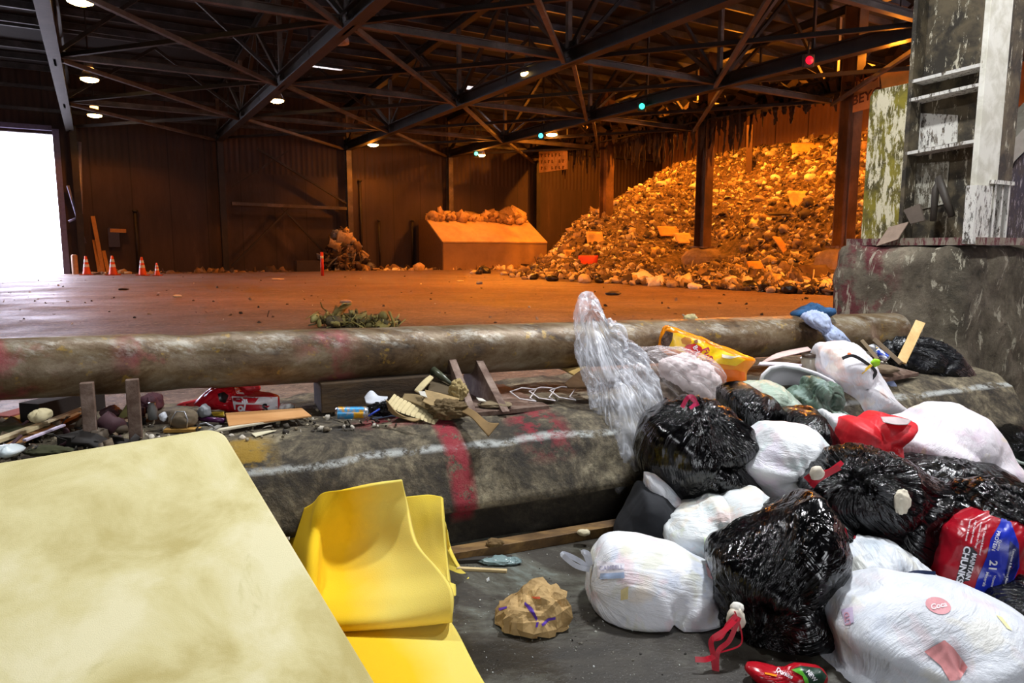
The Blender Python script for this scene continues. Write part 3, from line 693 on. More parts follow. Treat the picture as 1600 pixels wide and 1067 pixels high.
def card(name, px, py, u, wx, wz, c, label, cat, tilt=.5, yaw=.3):
    """a flat piece on the heap where the picture shows it: found by walking its sight line down to the slope"""
    d = ray(px, py); best = None
    for t in np.linspace(14, 48, 700):
        p = CAM + d * t; uu, vv = float(p @ UA), float(p @ VA)
        if uu < 33 and p[2] <= ZF + float(heap_h(np.array([uu]), np.array([vv]))[0]) + .12: best = p; break
    if best is None: best = CAM + d * 30
    M = Matrix.Rotation(yaw, 3, 'Z') @ Matrix.Rotation(tilt, 3, 'X')
    mb = MB(); n = 5; V = []
    for k in range(n + 1):
        for j in range(n + 1):
            a, b = k / n * 2 - 1, j / n * 2 - 1; V.append((a * wx, b * wz, .06 * math.sin(a * 3) * math.cos(b * 2)))
    fz = [(k * (n + 1) + j, k * (n + 1) + j + 1, (k + 1) * (n + 1) + j + 1, (k + 1) * (n + 1) + j) for k in range(n) for j in range(n)]
    o = mesh_obj(name, [Vector(best) + M @ Vector(q) for q in V], fz, P(c, .7), None, True)
    md = o.modifiers.new('thick', 'SOLIDIFY'); md.thickness = .04; return tag(o, label, cat)
card('red_crate_panel', 918, 410, 0, .45, .3, '#c83a1c', 'bright red flattened panel low on the left of the heap', 'panel', 1.2, -.5)
card('cardboard_sheet', 1263, 232, 0, .75, .35, '#d8a860', 'pale cardboard sheet on the crest of the heap', 'cardboard', .9, -.2)
card('cardboard_sheet', 1045, 362, 0, .5, .32, '#c08a48', 'orange-brown cardboard piece on the heap left of the middle column', 'cardboard', .8, .2)
card('cardboard_sheet', 1228, 394, 0, .28, .75, '#b98c50', 'long pointed cardboard piece low on the heap left of the near column', 'cardboard', .9, .7)
card('cardboard_sheet', 1182, 420, 0, .35, .3, '#d89a40', 'small square cardboard piece on pale bags right of the middle footing', 'cardboard', 1.0, .5)
card('cardboard_sheet', 893, 400, 0, .4, .3, '#c8a060', 'tan cardboard scrap left of the red panel', 'cardboard', 1.0, .8)
card('cardboard_sheet', 930, 378, 0, .4, .5, '#d0ae74', 'tan curled sheet leaning on the farthest bay column', 'cardboard', 1.2, .3)
card('pale_cushion', 1250, 312, 0, .5, .4, '#dcb878', 'rounded pale cushion halfway up the heap by the near column', 'cushion', 1.1, .2)
card('dark_log', 1235, 335, 0, .9, .12, '#2a1a10', 'dark log lying halfway up the heap', 'log', .3, -.1)
card('pale_hide', 1075, 373, 0, .75, .3, '#c0a070', 'large limp tan sack on the slope left of the middle column', 'sack', .9, .5)
card('dark_sack', 1280, 430, 0, .75, .4, '#4a3526', 'dark crumpled sack beside the near column footing', 'sack', .8, .6)
# timber standing in the heap
for a, b, l in (((1022, 330), (1026, 268), 'upright timber in the heap between the two far columns'), ((1171, 258), (1172, 195), 'short upright timber near the heap crest')):
    c0 = flat_on_u(*a, 27.5); c1 = flat_on_u(*b, 27.3)
    tag(MB().bar(c0 - Vector((0, 0, 1)), c1, .28, .12).build('timber_post', P('#4a341e', .8)), l, 'timber')
# rag heap round the wall post
def rag_heap(px, py, wpx, hpx, seed, name, label):
    b = WV(px, py, 35.3); sc_ = (b.y) / FPX; wx, hz = wpx * sc_, hpx * sc_
    def smp(r):
        a = r.uniform(0, 6.28); q = abs(r.normal(0, .45)); h = max(0, 1 - q) ** .7 * hz * r.random()
        return (b.x + math.cos(a) * q * wx * .6, b.y + math.sin(a) * q * wx * .4, ZF + h)
    o = scatter(name, 900, smp, (.06, .24), ['#a88a60', '#7d6242', '#5a4430', '#c0a276', '#3a2c20', '#7a7a80'], None, (.15, .25, .52, .08), seed, .8)
    return tag(o, label, 'rags', None, 'stuff')
rag_heap(538, 425, 78, 62, 4, 'rag_heap', 'heap of rags and torn bags round the foot of the orange-lit wall post')
def line_litter(name, a, b, n, spread, sizes, pal, label, seed):
    a, b = Vector(a), Vector(b)
    def smp(r):
        p = a.lerp(b, r.random()) + Vector((r.normal(0, spread), r.normal(0, spread), 0)); return (p.x, p.y, p.z)
    return tag(scatter(name, n, smp, sizes, pal, None, (.4, .25, .2, .15), seed), label, 'litter', None, 'stuff')
line_litter('litter', WV(500, 428, 34.8), WV(860, 420, 32.6), 900, .32, (.05, .19), ['#e0c894', '#c8a468', '#8a6a40', '#f0e0b8', '#4a3624'], 'bright scraps of litter swept along the back wall and bunker', 31)
for q in tag, : pass
line_litter('litter', WV(140, 430, 35.0), WV(500, 429, 34.6), 420, .25, (.04, .16), ['#a88450', '#7a5c38', '#4a3624'], 'dim scraps along the wall between the doorway and the rag heap', 33)
b = UV(19, 35.3, 3.1)
def smp(r):
    p = UV(r.uniform(15.6, 21.5), r.uniform(34.6, 35.8), 3.02 + abs(r.normal(0, .18))); return (p.x, p.y, p.z)
tag(scatter('rubble', 160, smp, (.08, .3), ['#b89468', '#8a6c48', '#d0ac78'], None, (.5, .05, .05, .4), 9), 'broken rubble lying on top of the steel bunker', 'rubble', None, 'stuff')
def smp(r):
    for _ in range(30):
        x, y = r.uniform(0, 1290), 432 + 75 * r.random() ** 1.4; p = GZ(x, y, ZF); v = float(np.array(p) @ VA); u = float(np.array(p) @ UA)
        if u < np.interp(v, tv[so], tu[so]) - .2: return (p.x, p.y, p.z)
tag(scatter('litter', 190, smp, (.01, .04), ['#e0d8cc', '#3a2c22', '#2a2018', '#a08468', '#4a3a2c', '#20180f'], None, (.35, .35, .2, .1), 14, emb=.15), 'small scraps scattered across the wide tipping floor', 'litter', None, 'stuff')
def blob(name, c, sx, sy, sz, mat, label, cat, seed=0, sub=4, amp=.25, group=None, rot=0, parent=None, rid=.12):
    bm = bmesh.new(); bmesh.ops.create_icosphere(bm, subdivisions=sub, radius=1); V = np.array([v.co for v in bm.verts]); F = [[v.index for v in f.verts] for f in bm.faces]; bm.free()
    V = V * (1 + amp * fbm(V * 1.6, 3, seed)[:, None] + rid * fbm(V * 3.5, 4, seed + 5, ridge=True)[:, None]) * (sx, sy, sz)
    ca, sa = math.cos(rot), math.sin(rot); V = np.stack([V[:, 0] * ca - V[:, 1] * sa, V[:, 0] * sa + V[:, 1] * ca, V[:, 2]], 1); V[:, 2] = np.maximum(V[:, 2], -sz * .75)
    o = mesh_obj(name, V + np.array(c), F, mat, parent, True)
    return tag(o, label, cat, group) if label else o
def flo(px, py, name, s, c, label, cat, flat=.5): g = GZ(px, py, ZF); return blob(name, (g.x, g.y, g.z + s * flat * .7), s, s * .7, s * flat, P(c, .5), label, cat, int(px), 3)
flo(277, 464, 'paper_scrap', .10, '#f4e6c8', 'crumpled white paper alone on the floor below the fourth cone', 'paper', .3)
flo(193, 453, 'dirt_clump', .13, '#2a1c14', 'dark clump on the floor below the second cone', 'clump', .25)
flo(540, 473, 'food_wrapper', .12, '#c8a890', 'flat pale wrapper on the floor in front of the rag heap', 'wrapper', .3)
flo(434, 437, 'paper_scrap', .22, '#f0d8b0', 'flat white paper on the floor before the cross bracing', 'paper', .12)
flo(749, 444, 'crushed_can', .10, '#8a90b0', 'crushed silvery can on the floor before the bunker', 'can', .6)
flo(957, 461, 'rag_clump', .18, '#3a3028', 'dark rag clump on the floor near the foot of the heap', 'rag', .3)
flo(719, 440, 'paper_scrap', .12, '#f0dcb0', 'small pale scrap on the floor left of the crushed can', 'paper', .2)

# ================================================================== BARRIER, PIPE, PILLAR
prof = [(3.50, -.05), (3.50, .17), (3.42, .21), (3.52, .40), (3.58, .50), (3.72, .575), (3.9, .60), (5.0, .60), (5.0, -.05)]
S0, S1 = -9.0, 5.93
V = []; F = []; NSg = 300
pn = []                                             # resample the profile so that the worn face has vertices to move
for (a, b) in zip(prof, prof[1:]):
    k = max(1, int(math.dist(a, b) / .045)); pn += [(a[0] + (b[0] - a[0]) * i / k, a[1] + (b[1] - a[1]) * i / k) for i in range(k)]
pn.append(prof[-1]); K = len(pn)
ss = np.linspace(S0, S1, NSg)
A = np.array([BA * s + NA * n + [0, 0, z] for s in ss for (n, z) in pn])
D = .045 * fbm(A * 1.7, 5, 2) + .03 * np.minimum(0, fbm(A * 3.1, 4, 8)) + .012 * fbm(A * 9, 3, 4)
A = A - NA[None] * (np.where(A @ NA < 3.9, D, D * .1))[:, None]; A[:, 2] += np.where((A[:, 2] > .45), np.minimum(D, .0) * .9, 0)
F = [(i * K + j, (i + 1) * K + j, (i + 1) * K + j + 1, i * K + j + 1) for i in range(NSg - 1) for j in range(K - 1)]
F += [tuple(range(K))[::-1], tuple((NSg - 1) * K + j for j in range(K))]
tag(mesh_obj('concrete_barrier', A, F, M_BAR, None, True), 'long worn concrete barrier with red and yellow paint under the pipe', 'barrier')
# pipe
pl_, pr_ = PN(-320, 590, 4.5), PN(1395, 517.6, 4.5); d = (pr_ - pl_); L = d.length; d.normalize()
a = d.orthogonal().normalized(); a = Vector((0, 0, 1)) - d * d.z; a.normalize(); b = d.cross(a)
ns, nr = 260, 40; V = []
dents = [(PN(295, 553, 4.5), .28, .045), (PN(690, 548, 4.5), .25, .03), (PN(1372, 512, 4.4), .18, .06), (PN(600, 560, 4.5), .3, .02)]
for i in range(ns + 8):
    if i < ns: t = i / (ns - 1) * L; rr_ = .168
    else: k = (i - ns + 1) / 8; t = L + .12 * math.sin(k * math.pi / 2); rr_ = .168 * math.cos(k * math.pi / 2 * .96)
    for j in range(nr):
        an = 2 * math.pi * j / nr; dirv = a * math.cos(an) + b * math.sin(an); p = pl_ + d * t + dirv * rr_
        for dc, dr, dd in dents:
            q = dc + Vector(NA) * -.15; e = (p - q).length
            if e < dr: p = p - dirv * dd * math.cos(e / dr * math.pi / 2)
        V.append(p)
V = np.array(V); V = V + (V - V) ; nn = ns + 8
F = [(i * nr + j, (i + 1) * nr + j, (i + 1) * nr + (j + 1) % nr, i * nr + (j + 1) % nr) for i in range(nn - 1) for j in range(nr)] + [tuple((nn - 1) * nr + j for j in range(nr)), tuple(range(nr))[::-1]]
tag(mesh_obj('guard_pipe', V, F, M_PIPE, None, True), 'fat dented steel guard pipe with scuffed pink and yellow paint', 'pipe')
# two flat posts and the two gusset brackets holding the pipe
for (x, y0, y1, l) in ((143, 692, 597, 'upright flat steel post under the pipe, nearer the left picture edge'), (213, 687, 592, 'upright flat steel post under the pipe beside the wooden slats')):
    p0 = PN(x, y0, 4.13); p0.z = .59; p1 = PN(x, y1, 4.13)
    tag(MB().bar(p0, (p0.x, p0.y, p1.z), .062, .05, up=NA).build('steel_post', M_RUST, bevel=.004), l, 'post')
t = empty('pipe_bracket', PN(755, 640, 4.1), 'rusty steel bracket with two sloped gussets carrying the pipe', 'bracket')
for (xt, xb_) in ((718, 733), (766, 785)):
    q = PN(xt, 566, 4.34); qb = GZ(xb_, 641, .62)
    s_ = float(np.array(qb) @ BA); n_ = float(np.array(qb) @ NA)
    MB().prism([SN(s_, n_, .61), SN(s_, n_ + .03, .61), SN(s_, 4.62, .61), SN(s_, 4.62, .72), SN(s_, 4.36, q.z + .02)], BA * .05).build('gusset', M_RUST, t, bevel=.003)
s_ = float(np.array(GZ(760, 645, .6)) @ BA); MB().prism([SN(s_ - .17, 3.93, .585), SN(s_ + .42, 3.93, .585), SN(s_ + .42, 4.7, .585), SN(s_ - .17, 4.7, .585)], (0, 0, .03)).build('base_plate', M_RUST, t, bevel=.003)
# dark timber block under the pipe
sL, sR = float(np.array(PN(502, 610, 4.3)) @ BA), float(np.array(PN(712, 610, 4.3)) @ BA)
M_DW = grimy('dark_timber', ['#241a10', '#3f2f1c', '#5c4629'], 3, .8, 0, .5, 18, (1, 1, 3)).m
o = MB().prism([SN(sL, 4.32, .6), SN(sR, 4.32, .6), SN(sR, 4.66, .6), SN(sL, 4.66, .6)], (0, 0, .185)).build('timber_block', M_DW, bevel=.006)
tag(o, 'long dark timber block wedged under the pipe left of the bracket', 'timber')
# painted pillar block
bl = MB().prism([UV(6.75, 3.48, -.02), UV(10.2, 3.48, -.02), UV(10.2, 4.80, -.02), UV(6.75, 4.80, -.02)], (0, 0, 1.66)).build('pillar_base', M_BLOCK)
bm = bmesh.new(); bm.from_mesh(bl.data); es = [e for e in bm.edges if (e.verts[0].co.z > 1 or e.verts[1].co.z > 1)]
bmesh.ops.bevel(bm, geom=es, offset=.17, segments=3, affect='EDGES', profile=.5); bm.to_mesh(bl.data); bm.free()
roughen(bl, .085, 2.6, 6, 5); tag(bl, 'massive concrete pillar base with red overspray and white drips', 'pillar base')
def drips(name, base, paint, thr=.55, sc=9, base2=None):
    sc = sc * 1.5
    m = NT(name); v = m.mapping((1, 1, .28)); n = m.noise(sc, 8, .8, v, .25); n2 = m.noise(sc * .35, 5, .6, None, .4)
    c = m.mix(m.ramp(n2, [(.4, 0.0), (.6, 1.0)]), srgb(base), srgb(base2 or base))
    c = m.mix(m.ramp(n, [(thr, 0.0), (thr + .03, 1.0)]), c, srgb(paint)); m.set(Base_Color=c, Roughness=.7)
    m.bump(n, .6, .01, m.bump(m.noise(30, 7, .7), .4, .008)); return m.m
M_YP = drips('yellow_plate_paint', '#857a1c', '#d4cbab', .50, 9, '#4a4218')
M_WEB = drips('web_paint', '#2b251a', '#c4bda6', .575, 9, '#5f543e')
M_WEBW = drips('white_patch_paint', '#6a5f50', '#d2cfc6', .44, 16, '#3a3228')
M_FLW = drips('white_flange_paint', '#d8d5c8', '#857a62', .63, 12, '#c0bcab')
M_ARCH = grimy('arch_paint', ['#6a6558', '#8f8a7c', '#aaa598'], 2, .6, .1, .2, 14).m
M_PUR = drips('dark_gusset_paint', '#262030', '#a09c9c', .56, 16, '#3a3028')
t = empty('painted_pillar', UV(7.1, 4.0, 1.64), 'paint-splashed steel pillar with yellow, black and white faces', 'pillar')
def onv(px, py, u): return flat_on_u(px, py, u)
def vz(px, py, u): p = onv(px, py, u); return float(np.array(p) @ VA), p.z
va_, _ = vz(1350, 300, 7.02); vb_, _ = vz(1412, 300, 7.02); zt = vz(1380, 138, 7.02)[1]
MB().prism([UV(7.02, vb_, 1.64), UV(7.02, va_, 1.64), UV(7.02, va_, zt - .06), UV(7.02, va_ - .05, zt), UV(7.02, vb_, zt)], UA * .06).build('yellow_side_plate', M_YP, t)
vw0, vw1 = vb_, 3.49
def onV(px, py, v): d = ray(px, py); return Vector(CAM + d * v / float(d @ VA))
uf0 = float(np.array(onV(1534, 180, 3.44)) @ UA); uf1 = float(np.array(onV(1568, 180, 3.44)) @ UA)
MB().prism([UV(7.20, vw0, 1.62), UV(7.20, vw1, 1.62), UV(7.20, vw1, 5.6), UV(7.20, vw0, 5.6)], UA * .35).build('web', M_WEB, t)
MB().box(UV(7.09, vw0 + .0, 3.6), Vector(UA) * .09, Vector(VA) * .02, (0, 0, 2.0)).build('web_edge', M_WEB, t)
for (ya, yb) in ((133, 107), (161, 137), (243, 223)):
    za, zb = vz(1415, ya, 7.03)[1], vz(1519, yb, 7.03)[1]; z = (za + zb) / 2
    MB().prism([UV(7.0, vw0, za), UV(7.0, vw1, zb), UV(7.2, vw1, zb), UV(7.2, vw0, za)], (0, 0, .03)).build('stiffener', M_WEBW, t)
p0, p1, p2, p3_ = [vz(*q, 7.195) for q in ((1422, 236), (1496, 222), (1497, 180), (1424, 176))]
MB().prism([UV(7.195, *p0), UV(7.195, *p1), UV(7.195, *p2), UV(7.195, *p3_)], UA * -.006).build('white_patch', M_WEBW, t)
p0, p1, p2, p3_ = [vz(*q, 7.195) for q in ((1420, 332), (1478, 318), (1484, 252), (1424, 256))]
MB().prism([UV(7.195, *p0), UV(7.195, *p1), UV(7.195, *p2), UV(7.195, *p3_)], UA * -.006).build('speckled_patch', drips('speckled_paint', '#4a4232', '#b4b0a0', .5, 16, '#7c7462'), t)
MB().prism([UV(uf0, 3.44, 1.9), UV(uf1, 3.44, 1.9), UV(uf1, 3.44, 5.6), UV(uf0, 3.44, 5.6)], VA * .05).build('white_flange', M_FLW, t, bevel=.004)
MB().prism([UV(uf0 - .02, 3.42, 1.64), UV(uf0 + .25, 3.42, 1.64), UV(uf0 + .25, 3.42, 2.16), UV(uf0 - .02, 3.42, 2.16)], VA * .09).build('flange_foot', M_WEBW, t)
MB().prism([UV(6.86, 3.40, 1.63), UV(8.1, 3.40, 1.63), UV(8.1, 4.7, 1.63), UV(6.86, 4.7, 1.63)], (0, 0, .07)).build('base_plate', drips('base_plate_paint', '#7a6c5c', '#5c1f26', .5, 10, '#8d8474'), t)
# box of small stiffeners right of the flange foot
for uu in (uf0 + .30, uf0 + .42, uf0 + .54): MB().prism([UV(uu, 3.42, 1.7), UV(uu + .03, 3.42, 1.7), UV(uu + .03, 3.42, 2.2), UV(uu, 3.42, 2.2)], VA * .12).build('foot_rib', M_WEBW, t)
MB().prism([UV(uf0 + .22, 3.40, 2.18), UV(uf0 + .6, 3.40, 2.18), UV(uf0 + .6, 3.56, 2.18), UV(uf0 + .22, 3.56, 2.18)], (0, 0, .035)).build('foot_cap', M_WEBW, t)
def onV(px, py, v): d = ray(px, py); return Vector(CAM + d * v / float(d @ VA))
arc = [(1557, 292), (1560, 268), (1567, 245), (1580, 222), (1600, 200), (1640, 165), (1700, 125)]
arc2 = [(1572, 292), (1576, 270), (1585, 252), (1602, 235), (1640, 205), (1700, 170)]
o = MB().prism([onV(*q, 3.55) for q in arc + arc2[::-1]], VA * .32).build('arched_brace', M_ARCH, t)
arc0 = [(1548, 270), (1556, 240), (1575, 205), (1600, 172), (1640, 130), (1700, 80)]
MB().prism([onV(*q, 3.75) for q in arc0 + arc[::-1]], VA * .08).build('brace_side', M_ARCH, t)
MB().prism([onV(*q, 3.8) for q in ((1574, 300), (1578, 272), (1588, 252), (1604, 236), (1700, 180), (1700, 379), (1574, 379))], VA * .05).build('dark_gusset', M_PUR, t)
MB().prism([onV(*q, 3.9) for q in ((1556, 176), (1600, 180), (1720, 190), (1720, 205), (1556, 205))], VA * .2).build('cross_channel', M_WEBW, t)
# loose slab scraps at the pillar foot
def slab(name, pts, off, mat, label, cat, bev=.004): return tag(MB().prism(pts, off).build(name, mat, bevel=bev), label, cat)
slab('cardboard_flap', [onv(1368, 385, 6.80), onv(1402, 374, 6.80), onv(1420, 346, 6.93), onv(1388, 355, 6.93)], UA * .02, P('#9a8472', .8), 'grey-pink board scrap lying on the pillar base by the yellow plate', 'board')
slab('broken_plate', [onv(1411, 328, 6.93), onv(1436, 318, 6.93), onv(1444, 345, 6.9), onv(1422, 350, 6.9)], UA * .03, P('#5c5044', .7), 'dark broken plate propped against the pillar web', 'plate')
pts = [onv(1487, 338, 6.98), onv(1478, 310, 6.99), onv(1466, 278, 7.0), onv(1462, 295, 7.0), onv(1458, 345, 6.95)]
tag(MB().tube(pts, [.03, .035, .04, .035, .03], 8).build('hanging_hose', P('#3a332a', .6), None, True), 'looped dirty hose hanging on the dark pillar web', 'hose')
# ================================================================== PLASTICS
def black_plastic(name, base='#040405', rough=.16):
    m = NT(name); a = m.attr('pl').outputs['Vector']
    n1 = m.noise(1.5, 5, .5, a, .2); n1b = m.noise(3.4, 2, .5, a, .3); n2 = m.noise(16, 3, .5, None, .8); n3 = m.noise(5.5, 3, .45, None, 1.6)
    m.set(Base_Color=srgb(base), Roughness=m.ramp(n2, [(.35, rough * .75), (.7, rough * 1.25)]), Specular_IOR_Level=.6)
    ab = lambda n: m.math('ABSOLUTE', m.math('SUBTRACT', n, .5))
    k = m.ramp(m.noise(2.6, 2, .5), [(.42, .12), (.6, 1.0)]); k2 = m.ramp(m.noise(3.3, 2, .5, m.mapping(loc=(5, 2, 1))), [(.45, .05), (.62, 1.0)])
    b = m.bump(m.math('MULTIPLY', ab(n1), k), .95, .07); b = m.bump(m.math('MULTIPLY', ab(n3), k2), .7, .05, b); m.bump(m.math('MULTIPLY', ab(n2), k2), .3, .007, b); return m.m
M_BLK = black_plastic('black_bag_plastic')
def white_plastic(name, tint='#e6e8ee', tones=('#e6d3d6', '#d3e2de', '#e9dfc4', '#c9d2e0'), rough=.38, seed=0, trans=.0, k=.7):
    m = NT(name); a = m.attr('pl').outputs['Vector']
    c = srgb(tint)
    for i, t in enumerate(tones):
        n = m.noise(5.2 + i * .7, 3, .5, m.mapping((1, 1, 1), (0, 0, 0), None, (seed * 3.1 + i * 7.7, i * 3.3, seed)), .4)
        c = m.mix(m.ramp(n, [(.56, 0.0), (.66, k)]), c, srgb(t))
    wr = m.noise(1.7, 7, .6, a, .3); n2 = m.noise(24, 6, .62, None, .8)
    m.set(Base_Color=c, Roughness=rough, Specular_IOR_Level=.4, Subsurface_Weight=.25, Subsurface_Scale=.03, Subsurface_Radius=(1.0, 1.0, 1.0))
    r1 = m.math('ABSOLUTE', m.math('SUBTRACT', wr, .5)); r2 = m.math('ABSOLUTE', m.math('SUBTRACT', n2, .5))
    b = m.bump(r1, .55, .035); m.bump(r2, .45, .01, b); return m.m
def clear_plastic(name, tint='#dfe2ea', body=.34, rough=.2):
    m = NT(name); a = m.attr('pl').outputs['Vector']
    wr = m.noise(.9, 4, .5, a, .4); n2 = m.noise(9, 4, .55, None, .9)
    r1 = m.math('ABSOLUTE', m.math('SUBTRACT', wr, .5)); r2 = m.math('ABSOLUTE', m.math('SUBTRACT', n2, .5))
    m.set(Base_Color=srgb(tint), Roughness=rough, Specular_IOR_Level=.8)
    b = m.bump(r1, .9, .05); m.bump(r2, .2, .02, b)
    tr = m.new('ShaderNodeBsdfTransparent'); mx = m.new('ShaderNodeMixShader')
    crease = m.ramp(r1, [(0, min(1, body + .4)), (.03, body * 1.1), (.12, body * .55)])
    m.link(crease, mx.inputs[0]); m.link(tr.outputs[0], mx.inputs[1]); m.link(m.b.outputs[0], mx.inputs[2]); m.link(mx.outputs[0], m.out.inputs[0]); return m.m
SOLIDS = {}
def outline_radius(pts, c):
    pts = [(x - c[0], z - c[1]) for x, z in pts]; n = 360; R = np.zeros(n)
    for k in range(n):
        t = 2 * math.pi * k / n; dx, dz = math.cos(t), math.sin(t); best = 0
        for (x1, z1), (x2, z2) in zip(pts, pts[1:] + pts[:1]):
            ex, ez = x2 - x1, z2 - z1; den = dx * ez - dz * ex
            if abs(den) < 1e-12: continue
            r = (x1 * ez - z1 * ex) / den; s = (x1 * dz - z1 * dx) / den
            if r > 0 and -1e-6 <= s <= 1 + 1e-6: best = max(best, r)
        R[k] = best
    ker = np.array([1, 2, 3, 4, 3, 2, 1.]); ker /= ker.sum()
    return np.convolve(np.concatenate([R[-3:], R, R[:3]]), ker, 'valid')
def solid(outline, Y0, D, tie=None, amp=.02, pleat=1.0, seed=0, sub=6, full=.72, zmin=.006, kn=9.0, crumple=1.0, sway=0.0, lean=0.0, knot=.0, yfun=None):
    """an inflated volume with the given outline (picture pixels at distance Y0) and half-depth D, creased like plastic film"""
    P3 = [PY(x, y, Y0) for x, y in outline]; pl = [(p.x, p.z) for p in P3]
    c = (sum(p[0] for p in pl) / len(pl), sum(p[1] for p in pl) / len(pl)); R = outline_radius(pl, c)
    bm = bmesh.new(); bmesh.ops.create_icosphere(bm, subdivisions=sub, radius=1); Nn = np.array([v.co for v in bm.verts]); F = np.array([[v.index for v in f.verts] for f in bm.faces]); bm.free()
    th = np.arctan2(Nn[:, 2], Nn[:, 0]) % (2 * math.pi); r = np.hypot(Nn[:, 0], Nn[:, 2]); k = th / (2 * math.pi) * 360; k0 = k.astype(int) % 360; f = k - np.floor(k)
    Rt = R[k0] * (1 - f) + R[(k0 + 1) % 360] * f
    rr = np.sin(np.arcsin(np.clip(r, 0, 1)) ) ** full * Rt
    rm = float(R.mean())
    dep = D * np.sign(Nn[:, 1]) * np.abs(Nn[:, 1]) ** .8 * np.clip(Rt / rm, .55, 1.15) ** .5
    V = np.stack([c[0] + rr * np.cos(th), Y0 + dep, c[1] + rr * np.sin(th)], 1)
    V[:, 1] += lean * (V[:, 2] - c[1])
    V[:, 0] *= 1 + 0 * V[:, 1]
    if yfun is not None: V = yfun(V)
    def normals(V):
        a, b, d = V[F[:, 0]], V[F[:, 1]], V[F[:, 2]]; n = np.cross(b - a, d - a); vn = np.zeros_like(V)
        for q in range(3): np.add.at(vn, F[:, q], n)
        return vn / (np.linalg.norm(vn, axis=1)[:, None] + 1e-12)
    n = normals(V)
    if tie:
        tp = PY(tie[0], tie[1], Y0); ox, oz = tp.x - c[0], tp.z - c[1]; tt = math.atan2(oz, ox) % (2 * math.pi); Rr = R[int(tt / (2 * math.pi) * 360) % 360]
        q = min(1, math.hypot(ox, oz) / Rr) ** (1 / full); td = np.array([q * math.cos(tt), -math.sqrt(max(0, 1 - q * q)), q * math.sin(tt)])
    else: td = np.array([.1, -.2, 1.]); td /= np.linalg.norm(td)
    e1 = np.cross(td, [0.3, 1, .2]); e1 /= np.linalg.norm(e1); e2 = np.cross(td, e1)
    al = np.arccos(np.clip(Nn @ td, -1, 1)); be = np.arctan2(Nn @ e2, Nn @ e1)
    PL = np.stack([np.cos(be) * kn * .45, np.sin(be) * kn * .45, al * 1.1 + seed], 1)
    wob = .35 * fbm(Nn * 2.2, 2, seed + 40)[:, None]
    h1 = fbm(np.stack([np.cos(be) * kn * .3, np.sin(be) * kn * .3, al * .9 + seed], 1) + wob, 4, seed, .55, True) * np.exp(-(al / 1.25)) * pleat * 1.6
    sc = V / max(.12, rm) * .95
    h2 = fbm(sc * .9 + .6 * fbm(sc * .9, 2, seed + 3)[:, None], 3, seed + 7, .42, True) * crumple
    h3 = fbm(sc * 1.2, 2, seed + 11)
    V = V + n * (amp * (h1 * .9 + h2 * .85 + h3 * .7))[:, None]
    if knot: V = V + (n * .5 + np.array([td[0], td[1], td[2]])[None] * .8) * (knot * np.exp(-(al / .13) ** 2))[:, None] - n * (knot * .5 * np.exp(-((al - .3) / .15) ** 2))[:, None]
    if zmin is not None: V[:, 2] = np.where(V[:, 2] < zmin, zmin + (V[:, 2] - zmin) * .02, V[:, 2]); V[:, 2] = np.maximum(V[:, 2], .003)
    return V, F, PL
def pmesh(name, VFP, mat, parent=None, label=None, cat=None, group=None, smooth=True):
    V, F, PL = VFP; me = bpy.data.meshes.new(name); me.vertices.add(len(V)); me.vertices.foreach_set('co', np.asarray(V, np.float32).ravel())
    me.loops.add(F.size); me.loops.foreach_set('vertex_index', F.astype(np.int32).ravel()); me.polygons.add(len(F))
    me.polygons.foreach_set('loop_start', np.arange(0, F.size, 3, dtype=np.int32)); me.polygons.foreach_set('loop_total', np.full(len(F), 3, np.int32))
    me.polygons.foreach_set('use_smooth', np.full(len(F), smooth)); me.materials.append(mat); me.update(calc_edges=True)
    at = me.attributes.new('pl', 'FLOAT_VECTOR', 'POINT'); at.data.foreach_set('vector', np.asarray(PL, np.float32).ravel())
    o = link(bpy.data.objects.new(name, me), parent); 
    if label: tag(o, label, cat, group)
    return o
def tree_of(VFP): return BVHTree.FromPolygons([tuple(v) for v in VFP[0]], [tuple(int(i) for i in f) for f in VFP[1]])
def decal(name, poly, bvh, mat, parent, off=.004, cuts=4, maxd=.05):
    """a printed patch lying on a surface: the patch outline is laid onto the surface it belongs to"""
    me = bpy.data.meshes.new(name); bm = bmesh.new(); vs = [bm.verts.new((x, -y, 0)) for x, y in poly]; bm.faces.new(vs); bmesh.ops.triangulate(bm, faces=bm.faces[:])
    for _ in range(cuts):
        es = [e for e in bm.edges if e.calc_length() > 5]
        if not es: break
        bmesh.ops.subdivide_edges(bm, edges=es, cuts=1); bmesh.ops.triangulate(bm, faces=[f for f in bm.faces if len(f.verts) > 3])
    return _lay(name, bm, bvh, mat, parent, off)
def _lay(name, bm, bvh, mat, parent, off):
    dead = []
    for v in bm.verts:
        d = Vector(ray(v.co.x, -v.co.y)).normalized(); hit = bvh.ray_cast(Vector(CAM), d, 30)
        if hit[0] is None: dead.append(v); v.co = (0, 0, 0)
        else: v.co = hit[0] - d * off
    if dead: bmesh.ops.delete(bm, geom=dead, context='VERTS')
    me = bpy.data.meshes.new(name); bm.to_mesh(me); bm.free(); me.materials.append(mat); me.polygons.foreach_set('use_smooth', np.ones(len(me.polygons), bool)); me.update()
    return link(bpy.data.objects.new(name, me), parent)
